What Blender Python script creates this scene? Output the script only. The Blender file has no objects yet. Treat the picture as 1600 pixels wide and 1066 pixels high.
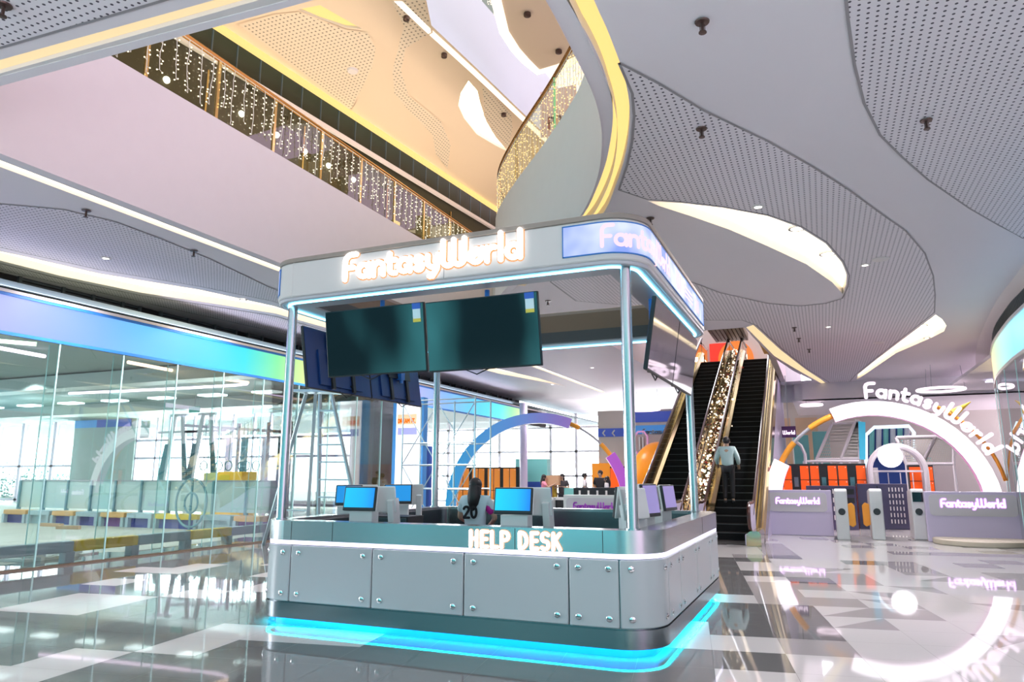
import bpy, bmesh, math, random
from mathutils import Vector, Matrix
random.seed(7)
SC = bpy.context.scene
COL = SC.collection
pi = math.pi
# ------------------------------------------------------------------ camera
F_PX, PIT, YAW, EYE = 1119.6, math.radians(10.67), math.radians(23.15), 1.6
cd = bpy.data.cameras.new('camera'); cam = bpy.data.objects.new('camera', cd); COL.objects.link(cam)
cam.location = (0, 0, EYE); cam.rotation_euler = (pi/2 + PIT, 0, YAW)
cd.sensor_width = 36; cd.lens = F_PX/1600*36; cd.clip_end = 300; cd.clip_start = .05
SC.camera = cam
SC.view_settings.view_transform = 'Standard'; SC.view_settings.look = 'None'
SC.view_settings.gamma = 1; SC.view_settings.use_curve_mapping = False
SC.view_settings.exposure = 0.22
SC.cycles.use_denoising = True
SC.cycles.max_bounces = 8; SC.cycles.diffuse_bounces = 3; SC.cycles.glossy_bounces = 4
SC.cycles.transparent_max_bounces = 24; SC.cycles.transmission_bounces = 4
SC.cycles.caustics_reflective = False; SC.cycles.caustics_refractive = False
SC.cycles.sample_clamp_indirect = 6

# photogrammetry helpers: where a sight line of the photograph meets a plane of the building
_cy, _sy = math.cos(YAW), math.sin(YAW)
_R = Vector((_cy, _sy, 0)); _F0 = Vector((-_sy, _cy, 0)); _UP = Vector((0, 0, 1))
_F = _F0*math.cos(PIT) + _UP*math.sin(PIT); _U = -_F0*math.sin(PIT) + _UP*math.cos(PIT)
_O = Vector((0, 0, EYE))
def ray(x, y): return _F + _R*((x-800)/F_PX) - _U*((y-533)/F_PX)
def onz(x, y, z): d = ray(x, y); return _O + d*((z-EYE)/d.z)
def ony(x, y, Y): d = ray(x, y); return _O + d*(Y/d.y)
def onx(x, y, X): d = ray(x, y); return _O + d*(X/d.x)
def xy(p): return (p[0], p[1])

# ------------------------------------------------------------------ world: bright daylight outside the left windows, soft mall light elsewhere, extra light added from below
w = bpy.data.worlds.new('world'); SC.world = w; w.use_nodes = True
nt = w.node_tree; nt.nodes.clear()
def N(t, **k):
    n = nt.nodes.new(t)
    for a, b in k.items():
        setattr(n, a, b)
    return n
out = N('ShaderNodeOutputWorld'); tc = N('ShaderNodeTexCoord')
def dotramp(vec, lo, hi, c0, c1):
    d = N('ShaderNodeVectorMath', operation='DOT_PRODUCT'); d.inputs[1].default_value = Vector(vec).normalized()
    nt.links.new(tc.outputs['Generated'], d.inputs[0])
    m = N('ShaderNodeMapRange'); m.inputs['From Min'].default_value = lo; m.inputs['From Max'].default_value = hi
    m.interpolation_type = 'SMOOTHSTEP'
    nt.links.new(d.outputs['Value'], m.inputs['Value'])
    return m.outputs['Result']
def mixc(fac, a, b):
    m = N('ShaderNodeMix', data_type='RGBA')
    nt.links.new(fac, m.inputs[0])
    for i, c in ((6, a), (7, b)):
        if isinstance(c, tuple): m.inputs[i].default_value = c
        else: nt.links.new(c, m.inputs[i])
    return m.outputs[2]
WORLD_BASE = (1.9, 1.75, 1.95, 1); WORLD_TEAL = (.40, 1.9, 2.1, 1); WORLD_DAY = (15, 15, 16, 1); WORLD_WARM = (2.4, 1.75, 2.4, 1); WORLD_LOW = (5.5, 4.6, 5.2, 1); WORLD_LOW_COOL = (2.2, 4.0, 4.4, 1)
c = mixc(dotramp((.9, .35, .1), .2, .8, WORLD_BASE, WORLD_WARM), WORLD_BASE, WORLD_WARM)
# made-up teal surroundings behind the camera, noise patches give the reflections structure
mp = N('ShaderNodeMapping'); mp.inputs['Scale'].default_value = (5, 5, 1.6); nt.links.new(tc.outputs['Generated'], mp.inputs[0])
nz = N('ShaderNodeTexNoise'); nz.inputs['Scale'].default_value = 1.4; nz.inputs['Detail'].default_value = 3; nt.links.new(mp.outputs[0], nz.inputs['Vector'])
rmp = N('ShaderNodeValToRGB'); e_ = rmp.color_ramp.elements; e_[0].position = .42; e_[0].color = (.05, .16, .20, 1); e_[1].position = .62; e_[1].color = WORLD_TEAL
e2_ = e_.new(.72); e2_.color = (3.0, 2.6, 1.6, 1); nt.links.new(nz.outputs['Fac'], rmp.inputs[0])
c = mixc(dotramp((-.25, -1, .0), .35, .8, None, None), c, rmp.outputs[0])
low = mixc(dotramp((1, .1, 0), -.25, .45, None, None), WORLD_LOW_COOL, WORLD_LOW)
c = mixc(dotramp((0, 0, -1), .10, .45, None, None), c, low)  # world below the horizon brightened to light the ceilings from underneath
c = mixc(dotramp((-.83, .55, .05), .45, .62, None, None), c, WORLD_DAY)
bg = N('ShaderNodeBackground'); bg.inputs['Strength'].default_value = .8
nt.links.new(c, bg.inputs['Color']); nt.links.new(bg.outputs[0], out.inputs[0])

def area(name, loc, rot, size, power, color, size_y=None):
    l = bpy.data.lights.new(name, 'AREA'); l.energy = power; l.color = color; l.size = size
    if size_y: l.shape = 'RECTANGLE'; l.size_y = size_y
    o = bpy.data.objects.new(name, l); o.location = loc; o.rotation_euler = rot; COL.objects.link(o); return o
area('atrium_skylight', (-5.5, 11, 15.2), (0, 0, 0), 6, 70, (.92, 1, .97), 9)  # area light added above the void, no skylight is built
def spot(name, loc, power, color, size=2.4, r=.10):
    l = bpy.data.lights.new(name, 'SPOT'); l.energy = power; l.color = color; l.spot_size = size; l.spot_blend = .6; l.shadow_soft_size = r
    o = bpy.data.objects.new(name, l); o.location = loc; COL.objects.link(o); return o
DOWN = [(1.6, 1.2), (-3.0, .8), (-7.5, .8), (-11, 1.2), (2.6, 4.0), (-11.6, 4.2)]          # downlights added out of view in the near ceiling, for brightness
for x_, y_ in DOWN: spot('recessed_lamp', (x_, y_, 5.44), 260 if x_ > 0 else 45, (1, .90, .88))
FARD = [(1.0, 14.5), (-.6, 10.6), (-11.2, 15.5), (-11.2, 22), (-7.5, 25), (-10.5, 29), (2.0, 27), (-11.7, 8.6), (-11.7, 12.0), (.4, 20.4), (3.0, 23.2)]   # more downlights added farther in to brighten floor and ceiling
for x_, y_ in FARD: spot('recessed_lamp', (x_, y_, 5.44), 620, (1, .90, .95), r=.06)
for x_, y_ in ((-14.6, 9.5), (-15, 13.5), (-19, 13), (-24, 15), (-20, 20), (-29, 15)): spot('playground_lamp', (x_, y_, 4.86), 520, (.90, 1, 1), r=.05)  # spots added in the playground ceiling to brighten the interior
area('upper_floor_uplight', (-10.1, 14, 6.75), (pi, 0, 0), 1.0, 430, (1, .82, .64), 16)  # unseen lamp added to brighten the golden upper ceiling
area('louvre_wash', (-12.98, 18, 4.86), (0, math.radians(-165), 0),   .12, 75, (.74, .76, 1), 25)  # unseen lamp added behind the fascia to brighten the left ceiling
area('playground_daylight_1', (-46, 31.6, 2.6), (-pi/2, 0, 0), 15, 5200, (.88, 1, 1), 4.6)
area('playground_daylight_2', (-29, 31.6, 2.6), (-pi/2, 0, 0), 17, 6500, (.90, .99, 1), 4.6)
area('far_window_daylight', (-16, 41.5, 2.4), (-pi/2, 0, 0), 18, 500, (1, .97, 1), 4)

# ------------------------------------------------------------------ materials
def mat(name, col, rough=.5, metal=0., emit=None, es=0., spec=None, noise=0., nscale=4., bump=0., bscale=60., coat=0.):
    m = bpy.data.materials.new(name); m.use_nodes = True
    t = m.node_tree; b = t.nodes['Principled BSDF']
    b.inputs['Base Color'].default_value = (*col, 1); b.inputs['Roughness'].default_value = rough
    b.inputs['Metallic'].default_value = metal
    if spec is not None: b.inputs['Specular IOR Level'].default_value = spec
    if coat: b.inputs['Coat Weight'].default_value = coat; b.inputs['Coat Roughness'].default_value = .04
    if emit: b.inputs['Emission Color'].default_value = (*emit, 1); b.inputs['Emission Strength'].default_value = es
    if noise:
        g = t.nodes.new('ShaderNodeNewGeometry'); n = t.nodes.new('ShaderNodeTexNoise'); n.inputs['Scale'].default_value = nscale
        t.links.new(g.outputs['Position'], n.inputs['Vector'])
        mx = t.nodes.new('ShaderNodeMix'); mx.data_type = 'RGBA'
        mx.inputs[6].default_value = (*[max(0, v*(1-noise)) for v in col], 1); mx.inputs[7].default_value = (*[min(1, v*(1+noise)) for v in col], 1)
        t.links.new(n.outputs['Fac'], mx.inputs[0]); t.links.new(mx.outputs[2], b.inputs['Base Color'])
    if bump:
        g = t.nodes.new('ShaderNodeNewGeometry'); n = t.nodes.new('ShaderNodeTexNoise'); n.inputs['Scale'].default_value = bscale
        t.links.new(g.outputs['Position'], n.inputs['Vector'])
        bp = t.nodes.new('ShaderNodeBump'); bp.inputs['Strength'].default_value = bump; bp.inputs['Distance'].default_value = .02
        t.links.new(n.outputs['Fac'], bp.inputs['Height']); t.links.new(bp.outputs[0], b.inputs['Normal'])
    return m
def glow(name, col, s): return mat(name, (.02, .02, .02), .5, emit=col, es=s)
def thin_glass(name, tint, refl=.10, rough=0., fres=.8):
    m = bpy.data.materials.new(name); m.use_nodes = True; t = m.node_tree; t.nodes.clear()
    o = t.nodes.new('ShaderNodeOutputMaterial'); tr = t.nodes.new('ShaderNodeBsdfTransparent'); tr.inputs[0].default_value = (*tint, 1)
    gl = t.nodes.new('ShaderNodeBsdfGlossy'); gl.inputs['Roughness'].default_value = rough
    lw = t.nodes.new('ShaderNodeLayerWeight'); lw.inputs['Blend'].default_value = .25
    ad = t.nodes.new('ShaderNodeMath'); ad.operation = 'ADD'; ad.inputs[1].default_value = refl; ad.use_clamp = True
    ml = t.nodes.new('ShaderNodeMath'); ml.operation = 'MULTIPLY'; ml.inputs[1].default_value = fres
    t.links.new(lw.outputs['Fresnel'], ml.inputs[0]); t.links.new(ml.outputs[0], ad.inputs[0])
    mx = t.nodes.new('ShaderNodeMixShader'); t.links.new(ad.outputs[0], mx.inputs[0]); t.links.new(tr.outputs[0], mx.inputs[1]); t.links.new(gl.outputs[0], mx.inputs[2])
    t.links.new(mx.outputs[0], o.inputs[0]); return m
def perforated(name, col, hole, step, rad, rot=0.):
    m = mat(name, col, .6); t = m.node_tree; b = t.nodes['Principled BSDF']
    g = t.nodes.new('ShaderNodeNewGeometry'); mp = t.nodes.new('ShaderNodeMapping'); mp.vector_type = 'POINT'
    mp.inputs['Scale'].default_value = (1/step, 1/step, 1); mp.inputs['Rotation'].default_value = (0, 0, rot)
    t.links.new(g.outputs['Position'], mp.inputs['Vector'])
    fr = t.nodes.new('ShaderNodeVectorMath'); fr.operation = 'FRACTION'; t.links.new(mp.outputs[0], fr.inputs[0])
    sb = t.nodes.new('ShaderNodeVectorMath'); sb.operation = 'SUBTRACT'; sb.inputs[1].default_value = (.5, .5, 0); t.links.new(fr.outputs[0], sb.inputs[0])
    ml = t.nodes.new('ShaderNodeVectorMath'); ml.operation = 'MULTIPLY'; ml.inputs[1].default_value = (1, 1, 0); t.links.new(sb.outputs[0], ml.inputs[0])
    ln = t.nodes.new('ShaderNodeVectorMath'); ln.operation = 'LENGTH'; t.links.new(ml.outputs[0], ln.inputs[0])
    lt = t.nodes.new('ShaderNodeMath'); lt.operation = 'LESS_THAN'; lt.inputs[1].default_value = rad/step; t.links.new(ln.outputs['Value'], lt.inputs[0])
    mx = t.nodes.new('ShaderNodeMix'); mx.data_type = 'RGBA'; mx.inputs[6].default_value = (*col, 1); mx.inputs[7].default_value = (*hole, 1)
    t.links.new(lt.outputs[0], mx.inputs[0]); t.links.new(mx.outputs[2], b.inputs['Base Color']); return m
def led_gradient(name, axis, p0, p1, stops, strength):
    """a light box whose own LEDs run through a row of colours"""
    m = mat(name, (.02, .02, .02), .35); t = m.node_tree; b = t.nodes['Principled BSDF']
    g = t.nodes.new('ShaderNodeNewGeometry'); sp = t.nodes.new('ShaderNodeSeparateXYZ'); t.links.new(g.outputs['Position'], sp.inputs[0])
    mr = t.nodes.new('ShaderNodeMapRange'); mr.inputs['From Min'].default_value = p0; mr.inputs['From Max'].default_value = p1
    t.links.new(sp.outputs[axis], mr.inputs['Value'])
    cr = t.nodes.new('ShaderNodeValToRGB'); e = cr.color_ramp.elements
    while len(e) < len(stops): e.new(.5)
    for el, (p, c) in zip(e, stops): el.position = p; el.color = (*c, 1)
    t.links.new(mr.outputs[0], cr.inputs[0]); t.links.new(cr.outputs[0], b.inputs['Emission Color']); b.inputs['Emission Strength'].default_value = strength
    return m
M = {}
M['white'] = mat('white_paint', (.77, .72, .70), .55, noise=.02)
M['white_gloss'] = mat('white_gloss', (.80, .80, .82), .12, coat=.5)
M['ceil'] = mat('ceiling_paint', (.84, .785, .815), .6, noise=.02, nscale=.6)
M['perf'] = perforated('perforated_panel', (.83, .775, .81), (.06, .05, .07), .075, .0138)
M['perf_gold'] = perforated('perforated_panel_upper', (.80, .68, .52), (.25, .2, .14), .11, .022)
M['groove'] = mat('groove', (.30, .28, .29), .7)
M['cove'] = glow('warm_cove_diffuser', (1.0, .84, .56), 3.0)
M['cove_pale'] = glow('pale_yellow_cove_diffuser', (1.0, .76, .42), .85)
M['cove_gold'] = glow('golden_cove_diffuser', (1.0, .68, .22), 1.05)
M['cove_white'] = glow('white_cove_line', (1.0, .86, .70), 1.5)
M['down'] = glow('downlight_lamp', (1, .95, .85), 8)
M['tile_dark'] = mat('taupe_floor_tile', (.18, .18, .18), .035, spec=.75, bump=.006, bscale=2.2)
M['tile_mid'] = mat('grey_floor_tile', (.43, .41, .41), .035, spec=.7, bump=.006, bscale=2.2)
M['tile_light'] = mat('white_floor_tile', (.70, .685, .675), .035, spec=.65, bump=.006, bscale=2.2)
M['grout'] = mat('grout', (.15, .14, .13), .6)
M['concrete'] = mat('dusty_concrete', (.52, .50, .44), .5, noise=.15, nscale=1.5)
M['steel'] = mat('brushed_steel', (.50, .52, .54), .22, 1.)
M['steel_dark'] = mat('brushed_steel_dark', (.22, .25, .27), .25, 1.)
M['chrome'] = mat('chrome', (.85, .85, .86), .06, 1.)
M['panel'] = mat('white_laminate', (.46, .49, .51), .25)
M['cyan'] = glow('cyan_led', (.0, .82, 1.0), 30)
M['cyan_soft'] = glow('ice_blue_led', (.18, .70, 1.0), 8)
M['whiteled'] = glow('lavender_white_led', (.78, .74, 1.0), 1.7)
M['warmled'] = glow('warm_sign_led', (1.0, .93, .88), 5)
M['halo'] = glow('warm_halo_led', (1.0, .42, .16), .9)
M['black'] = mat('black_plastic', (.015, .016, .02), .4)
M['black_gloss'] = mat('black_screen_glass', (.006, .008, .012), .05, spec=.9)
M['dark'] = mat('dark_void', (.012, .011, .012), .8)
M['gold'] = mat('gold_satin_metal', (.74, .53, .22), .2, 1.)
M['copper'] = mat('bronze_rail', (.55, .28, .09), .25, 1.)
M['brown'] = mat('brown_laminate', (.22, .16, .11), .5)
M['glass'] = thin_glass('storefront_glass', (.93, 1.0, .99), .09)
M['fin_glass'] = thin_glass('clear_glass_fin', (.95, .995, .985), .0, fres=.06)
M['rail_glass'] = thin_glass('balustrade_glass', (.80, .82, .66), .02, fres=.10)
M['glass_edge'] = mat('green_glass_edge', (.55, .85, .83), .15, emit=(.5, .85, .85), es=.12)  # faint teal glow put into the edge colour so seams show

# ------------------------------------------------------------------ mesh helpers
class MB:
    def __init__(s): s.v, s.f, s.m = [], [], []
    def add(s, vs, fs, mi=0):
        o = len(s.v); s.v += [tuple(v) for v in vs]; s.f += [[o+i for i in f] for f in fs]; s.m += [mi]*len(fs); return s
    def box(s, x0, x1, y0, y1, z0, z1, mi=0, mtx=None):
        vs = [Vector((x, y, z)) for z in (z0, z1) for x, y in ((x0, y0), (x1, y0), (x1, y1), (x0, y1))]
        if mtx is not None: vs = [mtx @ v for v in vs]
        return s.add(vs, [(3, 2, 1, 0), (4, 5, 6, 7), (0, 1, 5, 4), (1, 2, 6, 5), (2, 3, 7, 6), (3, 0, 4, 7)], mi)
    def bar(s, p0, p1, w, h=None, mi=0, up=(0, 0, 1)):
        p0, p1 = Vector(p0), Vector(p1); h = h or w; d = p1-p0; L = d.length
        if L < 1e-6: return s
        d /= L; u = Vector(up)
        if abs(d.dot(u)) > .99: u = Vector((1, 0, 0))
        a = d.cross(u).normalized(); b = a.cross(d)
        m = Matrix((a, d, b)).transposed().to_4x4(); m.translation = p0
        return s.box(-w/2, w/2, 0, L, -h/2, h/2, mi, m)
    def tube(s, pts, r, n=10, mi=0, caps=True, radii=None):
        pts = [Vector(p) for p in pts]; k = len(pts); rings = []; prev = None
        for i, p in enumerate(pts):
            t = (pts[min(i+1, k-1)]-pts[max(i-1, 0)]).normalized()
            if prev is None:
                a = t.cross(Vector((0, 0, 1)))
                if a.length < .1: a = t.cross(Vector((1, 0, 0)))
            else: a = prev - t*prev.dot(t)
            a.normalize(); prev = a; b = t.cross(a); rr = radii[i] if radii else r
            rings.append([p+(a*math.cos(2*pi*j/n)+b*math.sin(2*pi*j/n))*rr for j in range(n)])
        vs = [v for q in rings for v in q]; fs = []
        for i in range(k-1):
            for j in range(n): fs.append((i*n+j, i*n+(j+1) % n, (i+1)*n+(j+1) % n, (i+1)*n+j))
        if caps: fs += [tuple(range(n-1, -1, -1)), tuple((k-1)*n+j for j in range(n))]
        return s.add(vs, fs, mi)
    def cyl(s, c, r, z0, z1, n=24, mi=0, r1=None):
        return s.tube([(c[0], c[1], z0), (c[0], c[1], z1)], r, n, mi, radii=[r, r if r1 is None else r1])
    def lathe(s, prof, n=24, c=(0, 0, 0), mi=0):
        vs = []; fs = []; k = len(prof)
        for i in range(n):
            a = 2*pi*i/n
            vs += [(c[0]+r*math.cos(a), c[1]+r*math.sin(a), c[2]+z) for r, z in prof]
        for i in range(n):
            for j in range(k-1): fs.append((i*k+j, ((i+1) % n)*k+j, ((i+1) % n)*k+j+1, i*k+j+1))
        return s.add(vs, fs, mi)
    def ball(s, c, r, n=12, mi=0, sc=(1, 1, 1)):
        prof = [(math.sin(pi*i/n), -math.cos(pi*i/n)) for i in range(n+1)]
        o = MB(); o.lathe([(max(a, 1e-4), b) for a, b in prof], n*2)
        return s.add([(c[0]+x*r*sc[0], c[1]+y*r*sc[1], c[2]+z*r*sc[2]) for x, y, z in o.v], o.f, mi)
    def prism(s, poly, z0, z1, mi=0, fn=None):
        """polygon extruded; fn maps (u,v,w) to a point"""
        fn = fn or (lambda u, v, w: (u, v, w)); n = len(poly)
        vs = [fn(u, v, z0) for u, v in poly]+[fn(u, v, z1) for u, v in poly]
        return s.add(vs, [tuple(range(n-1, -1, -1)), tuple(range(n, 2*n))]+[(i, (i+1) % n, n+(i+1) % n, n+i) for i in range(n)], mi)
    def ribbon(s, pa, pb, mi=0):
        n = len(pa); return s.add(list(pa)+list(pb), [(i, i+1, n+i+1, n+i) for i in range(n-1)], mi)
    def build(s, name, mats, parent=None, smooth=False, bevel=0., loc=None):
        me = bpy.data.meshes.new(name); me.from_pydata(s.v, [], s.f); 
        if not isinstance(mats, (list, tuple)): mats = [mats]
        for m in mats: me.materials.append(M[m] if isinstance(m, str) else m)
        for p, i in zip(me.polygons, s.m): p.material_index = i
        bm = bmesh.new(); bm.from_mesh(me)
        bmesh.ops.recalc_face_normals(bm, faces=bm.faces); bm.to_mesh(me); bm.free()
        if smooth: 
            for p in me.polygons: p.use_smooth = True
            me.set_sharp_from_angle(angle=math.radians(40))
        o = bpy.data.objects.new(name, me); COL.objects.link(o)
        if parent is not None:
            o.parent = parent; o.matrix_parent_inverse = parent.matrix_basis.inverted()
        if bevel:
            b = o.modifiers.new('bevel', 'BEVEL'); b.width = bevel; b.segments = 2; b.limit_method = 'ANGLE'
        return o
def tag(o, label=None, cat=None, group=None, kind=None):
    if label: o['label'] = label
    if cat: o['category'] = cat
    if group: o['group'] = group
    if kind: o['kind'] = kind
    return o
def thing(name, loc, label, cat, group=None, rz=0.):
    o = bpy.data.objects.new(name, None); COL.objects.link(o); o.location = loc; o.rotation_euler = (0, 0, rz); o.empty_display_size = .1
    return tag(o, label, cat, group)
def struct(o): o['kind'] = 'structure'; return o
def children(o): return [c for c in bpy.data.objects if c.parent == o]
def dup(root, loc, rz=None, label=None, group=None):
    c = root.copy(); COL.objects.link(c); c.location = loc
    if rz is not None: c.rotation_euler = (0, 0, rz)
    if label: c['label'] = label
    if group: c['group'] = group
    def rec(a, b):
        for ch in children(a):
            d = ch.copy(); COL.objects.link(d); d.parent = b; rec(ch, d)
    rec(root, c); return c
def filled(name, loops, z, mats, parent=None, depth=0.):
    """flat region bounded by loops (holes by even-odd), optional thickness"""
    cu = bpy.data.curves.new(name, 'CURVE'); cu.dimensions = '2D'; cu.fill_mode = 'BOTH'; cu.extrude = depth/2
    for lp in loops:
        sp = cu.splines.new('POLY'); sp.points.add(len(lp)-1); sp.use_cyclic_u = True
        for p, q in zip(sp.points, lp): p.co = (q[0], q[1], 0, 1)
    co = bpy.data.objects.new(name+'_tmp', cu); COL.objects.link(co)
    me = bpy.data.meshes.new_from_object(co.evaluated_get(bpy.context.evaluated_depsgraph_get()))
    bpy.data.objects.remove(co); bpy.data.curves.remove(cu)
    me.name = name; me.materials.clear(); me.materials.append(M[mats] if isinstance(mats, str) else mats)
    o = bpy.data.objects.new(name, me); COL.objects.link(o); o.location = (0, 0, z)
    if parent is not None: o.parent = parent; o.matrix_parent_inverse = parent.matrix_basis.inverted()
    return o
def smooth_path(pts, k=6):
    """Catmull-Rom through 2-D points"""
    out = []; n = len(pts)
    for i in range(n-1):
        p0, p1, p2, p3 = pts[max(i-1, 0)], pts[i], pts[i+1], pts[min(i+2, n-1)]
        for j in range(k):
            t = j/k
            out.append(tuple(.5*((2*b)+(-a+c)*t+(2*a-5*b+4*c-d)*t*t+(-a+3*b-3*c+d)*t**3) for a, b, c, d in zip(p0, p1, p2, p3)))
    out.append(tuple(pts[-1])); return out
def offset_path(pts, d):
    o = []; n = len(pts)
    for i in range(n):
        a = Vector(pts[max(i-1, 0)][:2]); b = Vector(pts[min(i+1, n-1)][:2]); t = (b-a).normalized()
        o.append((pts[i][0]-t.y*d, pts[i][1]+t.x*d))
    return o

# ------------------------------------------------------------------ floor
CZ = 5.5                      # ceiling of the ground floor
ga = math.radians(9.45)
def uv2w(u, v): return (u*math.cos(ga)-v*math.sin(ga), u*math.sin(ga)+v*math.cos(ga))
mb = MB(); DU, DV, U0, V0 = .65, .675, .78, 6.69
WHITE = {(-9, -1), (-9, 0), (-8, 0), (-7, 0), (-10, -2), (-10, -3), (-11, -3), (-1, 1), (-1, -1), (-2, 1), (-2, 2), (-3, 2), (-1, 5), (-2, 6), (-14, 1), (-13, 1), (-13, 2), (-12, 3), (-15, 4), (-11, 4), (-11, 5),
         (-10, 6), (-12, 6), (-9, 7), (-13, 8), (-1, -2), (-2, -2), (-9, -4), (-3, -3), (-4, -4), (-16, 6), (-15, 7), (-12, 9), (-10, 10), (-14, 10)}
DARK = {(-1, 0), (0, 3), (0, 4), (1, 8), (0, 9), (-1, 3), (-1, 4), (0, 12), (1, 13), (2, 15), (3, 12), (-2, 3), (-2, 4), (-2, 5), (-1, 7), (-1, 8), (-1, 6), (0, 2), (-1, 2), (5, 4), (4, -2)}
TRI = {(1, 3): 0, (1, 4): 0, (2, 5): 1, (2, 6): 1, (3, 2): 2, (3, 7): 1, (4, 9): 0, (2, 10): 2, (4, 5): 1, (1, 10): 1, (5, 8): 0}
rr = random.Random(3)
for i in range(-34, 22):
    for j in range(-16, 64):
        c = uv2w(U0+(i+.5)*DU, V0+(j+.5)*DV)
        if not (-13.95 < c[0] < 9 and -4 < c[1] < 46): rr.random(); continue
        q = [uv2w(U0+(i+a)*DU+s*.0015, V0+(j+b)*DV+t*.0015) for a, b, s, t in ((0, 0, 1, 1), (1, 0, -1, 1), (1, 1, -1, -1), (0, 1, 1, -1))]
        q = [(x, y, 0) for x, y in q]; r = rr.random()
        if (i, j) in WHITE: k = 2
        elif (i, j) in DARK: k = 0
        elif i >= 0: k = 2 if r < .66 else 1
        else: k = 0 if (r < .93 or (-10 <= i <= 4 and j < 2)) else 2
        if j > 14 and i > -8: k = 2 if r < .75 else 1
        if (i, j) in TRI:
            d = TRI[(i, j)]; mb.add([q[d], q[(d+1) % 4], q[(d+2) % 4]], [(0, 1, 2)], 1); mb.add([q[d], q[(d+2) % 4], q[(d+3) % 4]], [(0, 1, 2)], 2)
        else: mb.add(q, [(0, 1, 2, 3)], k)
mb.box(-13.95, 9.5, -4.5, 46.5, -.2, -.004, 3)
struct(mb.build('floor', ['tile_dark', 'tile_mid', 'tile_light', 'grout']))
mb = MB(); mb.box(-60, -13.96, -6, 62, -.2, -.002); struct(mb.build('floor_playground', 'concrete'))

# ------------------------------------------------------------------ ground-floor ceiling with the void, the escalator opening and the light coves
def pz(pts, z=CZ): return [xy(onz(x, y, z)) for x, y in pts]
XL = -9.03
rc_ctrl = [(-1.85, 4.34), (-1.84, 5.1), (-1.87, 5.92), (-1.92, 6.7), (-2.08, 7.52), (-2.42, 8.54), (-2.87, 9.50), (-3.30, 10.2), (-4.22, 11.4), (-5.56, 13.02), (-6.55, 14.4), (-7.05, 15.6), (-7.35, 17.0), (-7.9, 18.6), (-8.6, 19.4), (XL, 19.6)]
RC = smooth_path(rc_ctrl, 5)                       # right-hand edge of the void, seen from above
VOID = [(XL, 4.03)] + RC
ESC = [(-5.6, 19.65)] + [xy(onz(x, y, CZ)) for x, y in ((1163, 512), (1185, 536), (1207, 558), (1240, 580), (1268, 594))] + [(-5.6, 32.9)]
# right-hand shop curve
SHOP = smooth_path([(4.3, 9), (4.08, 13), (3.98, 16), (4.0, 17.6), (4.06, 19.0), (4.3, 21.7), (4.75, 24.5), (5.3, 27)], 4)
CEDGE = smooth_path([(3.85, 7), (3.70, 12), (3.72, 15.0), (3.80, 17.0), (3.9, 19.0), (4.35, 23.5), (4.9, 27.5), (5.6, 31.5)], 4)
C1 = pz([(1012, 314), (1060, 317), (1130, 325), (1200, 338), (1250, 356), (1290, 381), (1315, 410), (1323, 430), (1322, 445), (1317, 460), (1300, 441), (1260, 413), (1200, 385), (1140, 359), (1080, 338), (1030, 322)])
C2 = pz([(1462, 492), (1472, 499), (1479, 509), (1475, 518), (1455, 528), (1400, 552), (1352, 585), (1338, 594), (1341, 585), (1372, 560), (1405, 535)])
c3t = [onz(x, y, CZ) for x, y in ((-60, 377), (0, 393), (34, 400), (156, 428), (312, 453), (425, 478), (600, 529), (780, 577), (840, 591), (886, 604))]
c3b = [onz(x, y, CZ) for x, y in ((860, 599), (780, 584), (600, 538), (431, 490), (344, 476), (219, 457), (94, 431), (0, 407), (-60, 392))]
C3 = [xy(p) for p in c3t+c3b]
slot_in = offset_path(RC, -.12)                     # glowing slot that follows the void edge
def band_off(pts, d0, d1): a = offset_path(pts, d0); b = offset_path(pts, d1); return a + b[::-1]
lipw = [.0]*len(RC)
SLOT_R = [xy(p) for p in (onz(885, 0, CZ), onz(905, 33, CZ), onz(921, 60, CZ), onz(938, 95, CZ), onz(950, 130, CZ), onz(957, 165, CZ), onz(957, 195, CZ), onz(952, 230, CZ), onz(945, 260, CZ), onz(930, 300, CZ), onz(912, 335, CZ), onz(880, 372, CZ), onz(835, 415, CZ), onz(800, 445, CZ))]
SLOT_R = [(-1.75, 4.0)] + SLOT_R
SR2 = [(-1.42, 4.0)] + [xy(p) for p in (onz(928, 0, CZ), onz(947, 42, CZ), onz(960, 75, CZ), onz(972, 108, CZ), onz(981, 145, CZ), onz(984, 180, CZ), onz(981, 220, CZ), onz(973, 258, CZ), onz(962, 290, CZ), onz(945, 330, CZ), onz(915, 365, CZ), onz(870, 405, CZ), onz(820, 447, CZ))]
SLOTR = smooth_path(SLOT_R, 3) + smooth_path(SR2, 3)[::-1]
NEARY = [onz(0, 118, CZ).y, onz(0, 96, CZ).y]
SLOTN = [(-11.5, 3.742), (-1.95, 4.29), (-1.95, 4.07), (-11.5, 3.55)]
SLOTL = [(XL-.20, 4.3), (XL-.20, 32.8), (XL-.40, 32.8), (XL-.40, 4.3)]
E1 = [xy(onz(x, y, CZ)) for x, y in ((1166, 511), (1177, 507), (1218, 545), (1259, 577), (1282, 592), (1298, 604), (1291, 603), (1243, 576), (1210, 556))]
loops = dict(VOID=VOID, ESC=ESC, C1=C1, C2=C2, C3=C3, SLOTR=SLOTR, SLOTN=SLOTN, SLOTL=SLOTL, E1=E1)
outer = [(-14.5, -4), (CEDGE[0][0], -4)] + CEDGE + [(5.6, 34.8), (-14.5, 34.8)]
ceiling = filled('ceiling', [outer, VOID, ESC, C1, C2, C3, SLOTR, SLOTN, SLOTL], CZ, 'ceil'); struct(ceiling)
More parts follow.
